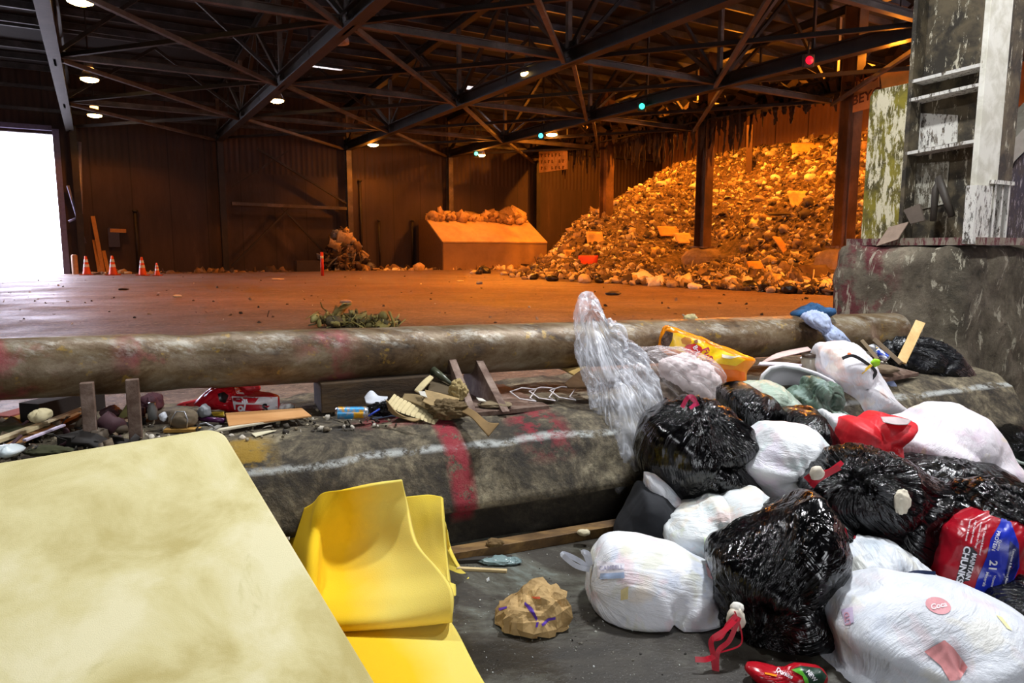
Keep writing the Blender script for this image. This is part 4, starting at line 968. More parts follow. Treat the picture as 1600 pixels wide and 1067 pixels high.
def print_text(txt, cx, cy, size, ang, bvh, mat, parent, off=.006, bold=.03, sx=1.0, name='lettering', ital=0):
    me = textmesh(txt, 1.0, bold, ital); bm = bmesh.new(); bm.from_mesh(me); bpy.data.meshes.remove(me)
    ca, sa = math.cos(math.radians(ang)), math.sin(math.radians(ang))
    for v in bm.verts:
        x, y = v.co.x * size * sx, v.co.y * size; v.co = (cx + x * ca - y * sa, -cy + x * sa + y * ca, 0)
    for _ in range(1):
        es = [e for e in bm.edges if e.calc_length() > 4]
        if es: bmesh.ops.subdivide_edges(bm, edges=es, cuts=1); bmesh.ops.triangulate(bm, faces=bm.faces[:])
    return _lay(name, bm, bvh, mat, parent, off)
def ribbon(name, pts, w, mat, parent=None, label=None, cat=None, th=.002, group=None, twist=0):
    """flat strip through (px, py, Y) points"""
    q = [PY(*p) for p in pts]; out = []
    n = max(8, len(q) * 5); 
    for i in range(n + 1):
        t = i / n * (len(q) - 1); k = min(int(t), len(q) - 2); f = t - k
        p0, p1, p2, p3 = q[max(k - 1, 0)], q[k], q[k + 1], q[min(k + 2, len(q) - 1)]
        out.append(.5 * ((2 * p1) + (p2 - p0) * f + (2 * p0 - 5 * p1 + 4 * p2 - p3) * f * f + (3 * p1 - p0 - 3 * p2 + p3) * f ** 3))
    mb = MB(); ws = w if isinstance(w, (list, tuple)) else (w, w); V = []; F = []
    for i, p in enumerate(out):
        d = (out[min(i + 1, n)] - out[max(i - 1, 0)]).normalized(); v = (p - Vector(CAM)).normalized(); x = d.cross(v); x = x.normalized() if x.length > 1e-4 else Vector((1, 0, 0))
        a = twist * i / n; x = (x * math.cos(a) + v * math.sin(a)); wd = (ws[0] + (ws[-1] - ws[0]) * i / n) * .5; nn = d.cross(x).normalized() * th
        V += [p - x * wd - nn, p + x * wd - nn, p + x * wd + nn, p - x * wd + nn]
    for i in range(n):
        for j in range(4): a, b = i * 4 + j, i * 4 + (j + 1) % 4; F.append((a, b, b + 4, a + 4))
    F += [(0, 3, 2, 1), (n * 4, n * 4 + 1, n * 4 + 2, n * 4 + 3)]
    o = mesh_obj(name, V, F, mat, parent, False); return tag(o, label, cat, group) if label else o
def patch(name, rows, mat, parent=None, th=.02, res=10, smooth=True, off=-1):
    """a smooth sheet through a grid of (px, py, Y) points, with real thickness"""
    G = [[np.array(PY(*p)) for p in r] for r in rows]
    def cr(L, t):
        k = min(int(t), len(L) - 2); f = t - k; p0, p1, p2, p3 = L[max(k - 1, 0)], L[k], L[k + 1], L[min(k + 2, len(L) - 1)]
        return .5 * ((2 * p1) + (p2 - p0) * f + (2 * p0 - 5 * p1 + 4 * p2 - p3) * f * f + (3 * p1 - p0 - 3 * p2 + p3) * f ** 3)
    nu, nv = (len(G) - 1) * res, (len(G[0]) - 1) * res; V = []
    for i in range(nu + 1):
        for j in range(nv + 1):
            V.append(cr([cr(r, j / res) for r in G], i / res))
    F = [(i * (nv + 1) + j, i * (nv + 1) + j + 1, (i + 1) * (nv + 1) + j + 1, (i + 1) * (nv + 1) + j) for i in range(nu) for j in range(nv)]
    me = bpy.data.meshes.new(name); me.from_pydata([tuple(v) for v in V], [], F); me.materials.append(mat); me.polygons.foreach_set('use_smooth', np.ones(len(F), bool))
    at = me.attributes.new('pl', 'FLOAT_VECTOR', 'POINT')
    at.data.foreach_set('vector', np.array([(i / nu, j / nv, 0) for i in range(nu + 1) for j in range(nv + 1)], np.float32).ravel())
    me.update(); o = link(bpy.data.objects.new(name, me), parent)
    md = o.modifiers.new('thick', 'SOLIDIFY'); md.thickness = th; md.offset = off
    return o

# ================================================================== FOAM SLAB AND YELLOW FOAM
m = NT('cream_foam'); n1 = m.noise(2.2, 6, .6, None, .5)
c = m.ramp(n1, [(.33, srgb('#b8ab70')), (.48, srgb('#d0c793')), (.62, srgb('#ddd6ad'))])
st_ = m.ramp(m.noise(5, 5, .7, m.mapping((1, .3, 1)), .4), [(.62, 0.0), (.72, .5)])
c = m.mix(st_, c, srgb('#a39a56')); m.set(Base_Color=c, Roughness=.95); m.bump(m.noise(260, 3, .6), .5, .003); M_CREAM = m.m
TR, BRv = Vector((-1.348, 3.179, .781)), Vector((-.454, 2.135, .192))
TLd = Vector((-1.980, 2.637, .781)) - TR; TLd.normalize(); dn = (BRv - TR).normalized(); BR = TR + dn * 1.98; wd_ = 1.32
nrm = TLd.cross(dn).normalized(); nrm = -nrm if nrm.z > 0 else nrm
rad = .085; oc = []
def corner(c, d1, d2):
    return [c + d1 * rad * (1 - math.sin(a)) + d2 * rad * (1 - math.cos(a)) for a in np.linspace(0, math.pi / 2, 9)]
pts = corner(TR, TLd, dn)[::1]; pts = [TR + TLd * rad * (1 - math.sin(a)) + dn * rad * (1 - math.cos(a)) for a in np.linspace(0, math.pi / 2, 9)]
TL = TR + TLd * wd_; BL = BR + TLd * wd_
TLc = [TL - TLd * rad * (1 - math.sin(a)) + dn * rad * (1 - math.cos(a)) for a in np.linspace(math.pi / 2, 0, 9)]
poly = TLc + pts + [BR + Vector((0, 0, .02)), BL + Vector((0, 0, .02))]
o = MB().prism(poly, nrm * .09).build('foam_mattress', M_CREAM, bevel=.010, seg=3)
tag(o, 'large cream foam mattress leaning on the concrete barrier', 'mattress')
# torn white strip on its edge
t = ribbon('torn_tape', [(432, 838, 2.93), (446, 850, 2.92), (452, 868, 2.9), (459, 886, 2.87)], (.03, .012), P('#e8e8ea', .5), None, 'torn white tape strip sticking out at the mattress edge', 'tape')
ribbon('tape_end', [(434, 840, 2.93), (452, 841, 2.9)], .012, P('#e8e8ea', .5), t)
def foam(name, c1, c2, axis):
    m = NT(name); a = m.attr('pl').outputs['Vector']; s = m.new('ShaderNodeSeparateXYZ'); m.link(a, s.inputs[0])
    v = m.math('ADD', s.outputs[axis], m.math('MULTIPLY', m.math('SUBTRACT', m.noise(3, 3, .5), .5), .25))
    c = m.ramp(v, [(.62, srgb(c1)), (.82, srgb(c2))]) if axis == 1 else m.ramp(m.noise(1.5, 3), [(.3, srgb(c1)), (.7, srgb(c2))])  # ramp pales toward the right edge, painting the light that falls there
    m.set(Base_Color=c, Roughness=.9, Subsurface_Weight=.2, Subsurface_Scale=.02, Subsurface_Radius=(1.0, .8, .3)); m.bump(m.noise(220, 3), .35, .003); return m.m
M_YF = foam('yellow_foam', '#e8bc00', '#e6cf62', 1); M_YL = foam('yellow_foam_lit', '#e3c52a', '#e8d36a', 0)  # second, paler copy of the foam paints the lit back folds
g0 = lambda x, y, z=.02: (x, y, GZ(x, y, z).y)
fo = empty('foam_topper', GZ(600, 960, 0), 'bright yellow foam sheet folded over itself beside the mattress', 'foam sheet')
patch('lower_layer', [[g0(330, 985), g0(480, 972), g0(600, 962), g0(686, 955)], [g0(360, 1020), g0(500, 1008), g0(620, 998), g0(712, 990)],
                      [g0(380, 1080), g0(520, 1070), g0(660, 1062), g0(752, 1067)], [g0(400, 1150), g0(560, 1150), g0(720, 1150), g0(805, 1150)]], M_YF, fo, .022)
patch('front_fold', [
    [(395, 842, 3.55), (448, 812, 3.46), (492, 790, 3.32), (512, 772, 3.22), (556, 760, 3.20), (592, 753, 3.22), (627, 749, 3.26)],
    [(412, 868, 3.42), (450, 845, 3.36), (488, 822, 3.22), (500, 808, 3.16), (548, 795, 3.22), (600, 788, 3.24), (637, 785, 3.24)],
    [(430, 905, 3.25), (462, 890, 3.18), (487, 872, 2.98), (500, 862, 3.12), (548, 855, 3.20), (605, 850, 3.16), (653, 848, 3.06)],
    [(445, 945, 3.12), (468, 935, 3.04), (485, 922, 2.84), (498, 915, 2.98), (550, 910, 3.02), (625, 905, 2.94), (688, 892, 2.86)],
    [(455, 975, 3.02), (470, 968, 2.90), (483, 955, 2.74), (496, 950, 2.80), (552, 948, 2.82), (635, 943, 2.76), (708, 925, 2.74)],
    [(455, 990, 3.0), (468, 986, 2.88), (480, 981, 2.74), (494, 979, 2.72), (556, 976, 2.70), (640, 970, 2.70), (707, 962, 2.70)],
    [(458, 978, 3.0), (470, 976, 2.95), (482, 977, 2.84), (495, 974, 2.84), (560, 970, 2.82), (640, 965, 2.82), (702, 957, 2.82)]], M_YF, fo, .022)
patch('back_fold', [
    [(380, 806, 3.62), (412, 802, 3.60), (470, 795, 3.58), (560, 785, 3.52), (636, 778, 3.48), (672, 776, 3.46), (693, 779, 3.42)],
    [(380, 830, 3.5), (412, 828, 3.49), (470, 820, 3.46), (560, 812, 3.45), (640, 806, 3.42), (674, 805, 3.38), (695, 808, 3.34)],
    [(380, 880, 3.4), (412, 880, 3.4), (470, 880, 3.4), (560, 872, 3.36), (650, 862, 3.30), (684, 862, 3.26), (699, 864, 3.24)],
    [(380, 940, 3.3), (412, 940, 3.3), (470, 940, 3.25), (560, 930, 3.24), (668, 905, 3.16), (700, 908, 3.12), (704, 905, 3.12)],
    [g0(380, 960), g0(412, 955), g0(470, 952), g0(560, 948), g0(668, 942), g0(700, 938), g0(706, 930)]], M_YL, fo, .022)
patch('trailing_corner', [[(660, 795, 3.56), (694, 812, 3.50), (698, 840, 3.46)], [(665, 850, 3.5), (700, 862, 3.44), (712, 872, 3.40)], [(670, 905, 3.38), (712, 893, 3.36), (730, 902, 3.32)],
                          [(680, 930, 3.24), (705, 925, 3.22), (735, 909, 3.26)]], M_YL, fo, .022)

# ================================================================== BAG PILE
RED = P('#c4102c', .4); PINK = P('#e02060', .35); CREAM = P('#ddd3c0', .7)
# black filler bags added under the pile for support and dark gaps
def bag(name, label, outline, Y0, D, mat, **k):
    grp = k.pop('group', None); cat = k.pop('cat', 'trash bag'); sm = k.pop('smooth', True); s = solid(outline, Y0, D, **k); return pmesh(name, s, mat, None, label, cat, grp, sm), s
E8 = lambda cx, cy, rx, ry, n=14: [(cx + rx * math.cos(2 * math.pi * i / n), cy + ry * math.sin(2 * math.pi * i / n)) for i in range(n)]
bag('trash_bag', 'dark filler bag behind the big front black bag', E8(1245, 850, 90, 62), 3.25, .26, M_BLK, sub=5, seed=90, amp=.015)
bag('trash_bag', 'dark filler bag behind the clear-film white bag and the dog food bag', E8(1440, 850, 80, 55), 3.62, .22, M_BLK, sub=5, seed=91, amp=.015)
bag('trash_bag', 'dark bag peeking out right of the pink-tied black bag', [(1128, 608), (1160, 598), (1200, 620), (1240, 660), (1240, 740), (1180, 760), (1130, 700)], 4.3, .26, M_BLK, sub=5, seed=92, amp=.015)
bag('trash_bag', 'dark filler bag in the gap beside the red shopping bag', [(1225, 640), (1270, 640), (1310, 700), (1320, 790), (1240, 800), (1215, 720)], 4.1, .26, M_BLK, sub=5, seed=93, amp=.015)
bag('trash_bag', 'dark filler bag beneath the pinkish-white bag at the right', E8(1480, 760, 100, 45), 4.0, .3, M_BLK, sub=5, seed=94, amp=.015)
# dark cushion
m = NT('navy_fabric'); m.set(Base_Color=srgb('#15171d'), Roughness=.85); m.bump(m.noise(180, 3), .3, .002); M_NAVY = m.m
o, s_cu = bag('seat_cushion', 'charcoal fabric seat cushion between barrier plank and white bags', [(960, 838), (966, 820), (985, 785), (1002, 758), (1030, 765), (1055, 790), (1052, 858), (1030, 856), (985, 843)], 3.62, .20, M_NAVY, cat='cushion', amp=.004, full=.5, sub=5, seed=5)
# small white bag tucked under the pink-tied bag
M_W0 = white_plastic('white_film_a', seed=1)
bag('trash_bag', 'small white bag tucked under the pink-tied black bag', [(1006, 738), (1022, 742), (1045, 760), (1072, 790), (1060, 800), (1032, 807), (1015, 785)], 3.62, .08, M_W0, amp=.008, tie=(1008, 740), seed=6, sub=5)
# B3
o3, s3 = bag('trash_bag', 'black bag with a pink tie against the barrier', [(998, 705), (1003, 672), (1015, 655), (1040, 642), (1062, 634), (1082, 630), (1104, 634), (1132, 645), (1156, 664), (1169, 684), (1152, 704), (1160, 728), (1176, 752), (1172, 776), (1140, 790), (1118, 776), (1092, 789), (1060, 783), (1035, 766), (1012, 746)], 3.86, .30, M_BLK, tie=(1085, 636), amp=.026, seed=12, kn=10, pleat=1.2, crumple=1.2)
ribbon('pink_tie', [(1066, 636, 3.66), (1074, 622, 3.64), (1082, 620, 3.64), (1090, 634, 3.64)], .022, PINK, o3)
ribbon('pink_tie', [(1080, 622, 3.64), (1086, 630, 3.63), (1078, 638, 3.62)], .018, PINK, o3)
# W6
M_W1 = white_plastic('white_film_b', '#e2e7e8', ('#dfe8c8', '#e8dcc8', '#c8dce0', '#e8c8c0'), seed=2)
o, s6 = bag('trash_bag', 'white bag with green and orange contents, between cushion and big black bag', [(1037, 818), (1048, 812), (1062, 800), (1092, 792), (1112, 780), (1134, 784), (1152, 772), (1184, 768), (1204, 784), (1200, 806), (1168, 826), (1148, 860), (1128, 890), (1085, 884), (1052, 866), (1040, 845)], 3.45, .23, M_W1, amp=.020, tie=(1045, 812), seed=16, kn=8, pleat=.6)
decal('seen_through_print', [(1100, 838), (1130, 835), (1132, 850), (1100, 855)], tree_of(s6), P('#cfe0c0', .4), o)
# W5
M_W2 = white_plastic('white_film_c', '#e6e9ec', ('#d4e8e4', '#f0e0e6', '#d8ecec', '#e8e0f0'), seed=3)
o, s5 = bag('trash_bag', 'round white bag right of the pink-tied black bag', [(1144, 715), (1158, 700), (1175, 678), (1198, 661), (1228, 661), (1252, 666), (1264, 668), (1280, 685), (1294, 712), (1298, 732), (1284, 752), (1260, 772), (1235, 788), (1208, 798), (1186, 778), (1176, 756), (1158, 738)], 3.78, .27, M_W2, amp=.018, tie=(1290, 735), seed=23, kn=9, pleat=.7)
# W1
M_W3 = white_plastic('white_film_d', '#e9ebf0', ('#eee0cc', '#cfd8ea', '#f0d4da', '#dcdcc8'), seed=4)
o1, s1 = bag('trash_bag', 'long white bag lying in front, nearest the brown paper bag', [(918, 925), (919, 895), (926, 868), (943, 850), (968, 844), (1000, 846), (1030, 856), (1062, 862), (1090, 876), (1116, 886), (1128, 905), (1134, 950), (1130, 985), (1122, 1000), (1118, 1018), (1106, 1022), (1092, 1012), (1080, 1000), (1052, 999), (1030, 992), (1008, 978), (975, 976), (948, 964), (932, 944)], 3.04, .25, M_W3, amp=.016, tie=(922, 900), seed=31, kn=8, pleat=.5)
t1 = tree_of(s1)
decal('seen_through_label', [(932, 876), (976, 880), (974, 905), (934, 902)], t1, P('#e6e2ea', .4), o1); decal('seen_through_print', [(938, 896), (975, 894), (976, 903), (937, 905)], t1, P('#a9bcdc', .4), o1, .005)
print_text('CAMBELL', 955, 887, 9, 4, t1, P('#b8b4cc', .4), o1)
decal('seen_through_print', [(970, 922), (982, 916), (981, 936), (970, 938)], t1, P('#e8d8a0', .4), o1); decal('seen_through_print', [(1102, 880), (1115, 888), (1114, 906), (1106, 900)], t1, P('#e8b8bc', .4), o1)
M_HND = P('#c8ccd6', .25)
ribbon('drawn_handle', [(921, 890, 2.99), (900, 884, 2.97), (880, 868, 2.95), (884, 866, 2.97), (905, 876, 2.99), (920, 888, 3.0)], .022, M_HND, o1); ribbon('drawn_handle', [(921, 884, 3.0), (915, 868, 3.0), (911, 862, 2.99), (920, 866, 3.0), (923, 884, 3.0)], .020, M_HND, o1)
# B1
ob, sb = bag('trash_bag', 'big glossy black bag with a red drawstring, front and centre', [(1272, 772), (1288, 790), (1300, 815), (1306, 860), (1305, 915), (1308, 960), (1304, 1000), (1285, 1030), (1240, 1042), (1205, 1042), (1168, 1022), (1140, 990), (1128, 955), (1118, 915), (1111, 875), (1116, 856), (1140, 840), (1170, 822), (1200, 808), (1235, 790)], 2.90, .28, M_BLK, tie=(1158, 948), amp=.027, seed=45, kn=12, pleat=1.5, crumple=1.1, knot=.02)
kb = blob('knot', PY(1150, 968, 2.60), .035, .028, .05, CREAM, None, None, 3, 3, .3, parent=ob)
blob('knot', PY(1152, 950, 2.61), .025, .02, .022, P('#e8e4da', .6), None, None, 6, 3, .3, parent=ob)
for w_, pts in ((.020, [(1152, 965, 2.57), (1132, 985, 2.54), (1112, 1000, 2.53), (1114, 1022, 2.52), (1118, 1056, 2.50)]), (.018, [(1155, 964, 2.57), (1140, 1000, 2.54), (1122, 1018, 2.52), (1120, 1050, 2.50)]),
                (.020, [(1118, 1024, 2.52), (1104, 1030, 2.50), (1086, 1030, 2.50)]), (.018, [(1150, 962, 2.57), (1138, 975, 2.56), (1126, 995, 2.54), (1112, 998, 2.53)]), (.006, [(1148, 955, 2.58), (1158, 985, 2.56), (1156, 1008, 2.55), (1122, 1020, 2.52)])):
    ribbon('red_drawstring', pts, w_, RED, ob)
tag(ribbon('straw_scrap', [(1242, 1006, 2.66), (1237, 1018, 2.655)], .008, P('#d8a820', .5)), 'short yellow scrap stuck to the big front black bag', 'scrap')
# B2
o2, s2 = bag('trash_bag', 'wide black bag with cream tissue stuck on it, under the pinkish-white bag', [(1262, 762), (1282, 745), (1300, 735), (1316, 712), (1345, 705), (1372, 708), (1400, 714), (1425, 726), (1448, 746), (1470, 758), (1484, 782), (1478, 806), (1462, 832), (1464, 862), (1448, 886), (1430, 896), (1395, 880), (1362, 862), (1330, 840), (1300, 812), (1280, 790)], 3.40, .27, M_BLK, tie=(1312, 738), amp=.028, seed=58, kn=12, pleat=1.4, crumple=1.2)
t2 = tree_of(s2)
ribbon('red_tie', [(1262, 752, 3.16), (1275, 742, 3.14), (1295, 738, 3.14), (1316, 722, 3.16)], (.05, .02), RED, o2); ribbon('red_tie', [(1268, 760, 3.14), (1280, 748, 3.13), (1312, 730, 3.14)], .025, P('#a80c24', .4), o2)
blob('knot', PY(1276, 740, 3.12), .03, .025, .035, CREAM, None, None, 5, 3, .3, parent=o2)
def on_surface(bvh, px, py): d = Vector(ray(px, py)).normalized(); h = bvh.ray_cast(Vector(CAM), d, 30); return h[0] if h[0] is not None else None
p = on_surface(t2, 1409, 786) or PY(1409, 786, 3.15)
blob('crumpled_tissue', p, .038, .03, .062, P('#dcd3bd', .8), 'cream crumpled tissue stuck on the wide black bag', 'tissue', 8, 4, .35, rot=.4)
# red flap between the two black bags
o, _s = bag('red_bag', 'dark red plastic bag corner showing between the two black bags', [(1289, 800), (1312, 818), (1338, 838), (1340, 850), (1312, 852), (1296, 838)], 3.12, .07, P('#7c0c1c', .35), cat='plastic bag', amp=.006, sub=4, seed=4)
# R1
m = NT('red_cloth'); m.set(Base_Color=m.ramp(m.noise(3, 4), [(.3, srgb('#b4101c')), (.6, srgb('#d81826'))]), Roughness=.55); m.bump(m.noise(6, 4, .6, None, .5), .25, .03); M_RED = m.m
o, sr = bag('shopping_bag', 'bright red shopping bag with faint lettering beside the pinkish-white bag', [(1303, 722), (1308, 700), (1315, 672), (1322, 656), (1336, 652), (1352, 655), (1372, 644), (1396, 650), (1422, 656), (1408, 676), (1396, 690), (1396, 712), (1388, 724), (1340, 728)], 4.05, .20, M_RED, cat='shopping bag', amp=.012, seed=63, sub=6, crumple=.5, pleat=.2, full=.55)
print_text('Je', 1388, 712, 14, 15, tree_of(sr), P('#e8c8c0', .5), o)
patch('open_mouth', [[(1376, 652, 3.93), (1398, 652, 3.92), (1424, 657, 3.92)], [(1380, 660, 3.86), (1400, 664, 3.85), (1418, 664, 3.86)]], P('#c8b8b8', .25), o, .004, 6)
# W8 sliver of white left of the red bag
bag('trash_bag', 'slim white bag squeezed between the grey-green bag and red bag', [(1286, 640), (1300, 648), (1324, 650), (1318, 680), (1305, 715), (1296, 722), (1290, 690)], 4.25, .12, M_W2, amp=.01, seed=65, sub=5)
# W4
M_W4 = white_plastic('white_film_pink', '#e8e2e8', ('#eccfe0', '#e9dcae', '#eed8e6', '#e0d4e4'), seed=5, k=.6)
bag('trash_bag', 'large pinkish-white bag at the right by the pillar base', [(1393, 692), (1396, 676), (1412, 664), (1436, 655), (1452, 644), (1478, 633), (1502, 636), (1524, 650), (1540, 672), (1556, 700), (1574, 728), (1590, 752), (1564, 764), (1530, 766), (1505, 770), (1484, 782), (1462, 768), (1438, 752), (1412, 736), (1398, 714)], 4.35, .36, M_W4, amp=.024, tie=(1470, 780), seed=71, kn=7, pleat=.9)
# W3
M_W5 = white_plastic('white_film_thin', '#dfe4ea', ('#d0dce8', '#e8ecf0', '#c4d0dc', '#e4e4d8'), rough=.25, seed=6)
o, _s = bag('trash_bag', 'white bag with bluish gathers above the front-right bag', [(1306, 872), (1322, 858), (1345, 852), (1372, 850), (1402, 858), (1430, 880), (1458, 902), (1470, 930), (1420, 945), (1350, 955), (1318, 950), (1306, 920), (1303, 892)], 3.02, .20, M_W5, amp=.022, tie=(1350, 905), seed=78, kn=12, pleat=1.3)
ribbon('navy_strap', [(1348, 902, 2.84), (1375, 912, 2.83), (1405, 916, 2.82), (1430, 904, 2.82), (1462, 906, 2.82)], (.05, .07), P('#1c2c50', .35), o); 
patch('navy_flap', [[(1345, 896, 2.84), (1380, 906, 2.83), (1415, 912, 2.82), (1450, 898, 2.83), (1466, 905, 2.83)], [(1344, 924, 2.82), (1380, 925, 2.8), (1415, 922, 2.79), (1440, 922, 2.8), (1472, 922, 2.81)]], P('#1b2a4a', .3), o, .004, 6)
# W2
M_W6 = white_plastic('white_film_big', '#dfe3ea', ('#e8c4c8', '#c4cfe4', '#ece4c8', '#e4e8f0'), seed=7, k=.35)
o, sw = bag('trash_bag', 'biggest white bag in the bottom right corner, red drink can showing through', [(1284, 1062), (1298, 1040), (1312, 1018), (1308, 990), (1300, 962), (1312, 945), (1335, 935), (1368, 924), (1398, 915), (1430, 920), (1462, 924), (1500, 928), (1545, 938), (1575, 952), (1584, 978), (1596, 1005), (1600, 1040), (1592, 1075), (1560, 1100), (1480, 1110), (1380, 1100), (1320, 1085)], 2.60, .30, M_W6, amp=.022, seed=84, tie=(1300, 1066), kn=8, pleat=.5)
tw = tree_of(sw)
decal('seen_through_can', [(1446 + 20 + 20 * math.cos(a), 946 + 13 * math.sin(a) + 4 * math.cos(a)) for a in np.linspace(0, 6.1, 20)], tw, P('#dfa0a6', .35), o); print_text('Coca', 1467, 946, 12, 12, tw, P('#f4e6ea', .35), o, .008)
decal('seen_through_box', [(1444, 1018), (1476, 1000), (1490, 1012), (1512, 1042), (1500, 1062), (1484, 1064), (1470, 1040)], tw, P('#e49a9a', .4), o); decal('seen_through_print', [(1314, 952), (1332, 948), (1334, 972), (1320, 976)], tw, P('#c8b8d4', .4), o)
print_text('LTD', 1324, 966, 11, 100, tw, P('#d8a0b0', .4), o, .007); decal('seen_through_print', [(1556, 960), (1566, 964), (1582, 985), (1574, 982)], tw, P('#e8dca0', .4), o)
# dog food bag
MR_ = P('#a80e22', .3, var=.15); MB_ = P('#1c2fb0', .3)
od, sd = bag('dog_food_bag', 'red and blue dog food sack reading MAINTAIN CHUNKS, stuffed in black plastic', [(1459, 890), (1462, 872), (1472, 850), (1480, 826), (1498, 812), (1530, 800), (1552, 796), (1574, 798), (1580, 814), (1590, 850), (1592, 880), (1580, 915), (1566, 934), (1545, 940), (1510, 934), (1480, 918), (1466, 905)], 3.10, .18, MR_, cat='dog food bag', amp=.010, seed=99, full=.6, tie=(1580, 800))
td_ = tree_of(sd); WH = P('#eceaf0', .4)
bb = decal('blue_band', [(1566, 806), (1580, 816), (1592, 850), (1593, 885), (1580, 916), (1566, 936), (1545, 941), (1520, 930), (1527, 905), (1542, 870), (1548, 842), (1562, 818)], td_, MB_, od, .003)
decal('dark_blue_stripe', [(1578, 845), (1592, 858), (1590, 890), (1576, 920), (1560, 938), (1556, 932), (1570, 900), (1576, 870)], td_, P('#101c6a', .3), od, .005)
tpn = decal('title_panel', [(1507, 854), (1519, 855), (1527, 864), (1523, 882), (1514, 908), (1508, 908), (1500, 914), (1493, 908), (1498, 890)], td_, P('#15131a', .35), od, .004)
print_text('CHUNKS', 1505, 882, 14.5, -103, td_, WH, tpn, .008, .035, 1.0); print_text('MAINTAIN', 1517, 885, 10.5, -106, td_, WH, tpn, .008, .03, .86)
print_text('21', 1551, 884, 17, -97, td_, WH, bb, .008, .03); print_text('Vitamins', 1552, 908, 5.5, -105, td_, WH, bb, .008, .01); print_text('Minerals', 1540, 905, 7, -105, td_, WH, bb, .008, .01)
print_text('Quality', 1561, 852, 6, -100, td_, WH, bb, .008, .01); print_text('PROTEIN', 1556, 845, 8, -106, td_, WH, bb, .009, .02)
print_text('Complete & Balanced Maintenance', 1576, 893, 5.2, -104, td_, WH, bb, .009, .01)
for i, (x, y, tx) in enumerate(((1536, 843, '100% Complete & Balanced'), (1529, 836, 'Nutrition Diet for Dogs'), (1521, 831, 'High Quality Protein'), (1513, 828, 'Vitamins & Minerals'))):
    print_text(tx, x, y, 4.4, -102, td_, WH, od, .008, .01)
wr_ = decal('white_roundel', [(1505, 934), (1510, 924), (1522, 921), (1536, 925), (1545, 938), (1530, 945), (1510, 942)], td_, P('#e8e4da', .4), od, .009)
for cx in (1524, 1534): decal('roundel_spot', [(cx - 4, 930), (cx, 924), (cx + 4, 928), (cx + 3, 935), (cx - 3, 935)], td_, P('#5a3c1c', .5), wr_, .012)
# black film round the dog food bag
bag('trash_bag', 'torn black bag draped over the dog food sack', [(1474, 846), (1470, 825), (1482, 800), (1500, 780), (1512, 756), (1540, 753), (1580, 758), (1640, 765), (1680, 800), (1680, 840), (1620, 830), (1585, 800), (1560, 792), (1525, 797), (1495, 812), (1482, 832)], 3.22, .22, M_BLK, tie=(1580, 800), amp=.026, seed=102, kn=12, pleat=1.0, crumple=1.5, full=.9)
bag('red_bag', 'red plastic bag behind the torn black bag at the picture edge', E8(1625, 840, 50, 30), 3.35, .15, P('#8c0d1c', .35), cat='plastic bag', amp=.01, sub=5, seed=12)
bag('trash_bag', 'glossy black bag at the right edge below the dog food sack', [(1556, 935), (1580, 926), (1620, 912), (1690, 915), (1700, 1000), (1640, 1020), (1600, 1005), (1584, 962)], 2.85, .2, M_BLK, tie=(1640, 920), amp=.02, seed=104, sub=5)
bag('trash_bag', 'black bag on the floor behind the biggest white bag', E8(1335, 1000, 75, 55), 2.95, .2, M_BLK, sub=5, seed=95, amp=.015)
# snack packet bottom
op, sp_ = bag('snack_packet', 'red and green snack packet at the bottom, below the big black bag', [(1163, 1040), (1175, 1041), (1200, 1047), (1225, 1048), (1250, 1040), (1282, 1044), (1292, 1056), (1284, 1075), (1240, 1092), (1205, 1085), (1180, 1062)], 2.44, .05, P('#b01020', .28), cat='packet', amp=.006, sub=5, seed=7)
tp = tree_of(sp_)
decal('green_panel', [(1240, 1044), (1252, 1040), (1282, 1044), (1292, 1056), (1284, 1075), (1262, 1080), (1256, 1056)], tp, P('#1e3c2c', .3), op); decal('green_rim', [(1236, 1046), (1250, 1043), (1262, 1060), (1268, 1080), (1262, 1080), (1254, 1056)], tp, P('#5ab030', .3), op, .006)
decal('orange_flash', [(1195, 1050), (1214, 1054), (1213, 1057), (1195, 1053)], tp, P('#f0901c', .3), op, .006); print_text('Doritos', 1226, 1052, 9, -27, tp, WH, op, .008); print_text('NEW', 1268, 1056, 9, -50, tp, WH, op, .008)

# ---- upper part of the pile, leaning on barrier and pipe
M_CLR = clear_plastic('clear_film'); M_CLR2 = clear_plastic('clear_film_full', '#e6dcdc', .22)
oc_, sc1 = bag('clear_bag', 'long crumpled clear plastic bag draped over the pipe down the barrier face', [(908, 512), (913, 500), (908, 478), (916, 467), (931, 466), (938, 482), (939, 500), (955, 508), (974, 515), (974, 540), (992, 544), (1012, 560), (1022, 600), (1030, 640), (1016, 668), (1006, 690), (1000, 718), (975, 716), (962, 728), (952, 748), (948, 735), (946, 712), (944, 690), (940, 660), (928, 630), (918, 590), (905, 555)],
    4.45, .10, M_CLR, cat='plastic bag', tie=(928, 500), amp=.034, seed=110, kn=9, pleat=1.6, crumple=.9, full=.95, zmin=None, lean=.62)
o, sc2 = bag('clear_bag', 'clear bag full of pink and white waste in front of the orange packet', [(988, 556), (1002, 548), (1030, 546), (1060, 545), (1085, 553), (1110, 566), (1132, 584), (1136, 605), (1136, 648), (1110, 655), (1075, 650), (1030, 660), (1000, 640), (990, 600)], 4.80, .17, M_CLR2, cat='plastic bag', tie=(1000, 552), amp=.024, seed=112, kn=12, pleat=1.0, crumple=1.0, full=.7, zmin=None)
bag('crumpled_paper', 'white and pink crumpled paper inside the clear bag', [(1035, 565), (1070, 556), (1100, 570), (1122, 592), (1124, 640), (1090, 650), (1070, 620), (1038, 600)], 4.80, .10, P('#ecdcdc', .6), cat='paper', sub=5, seed=8, amp=.03, zmin=None)
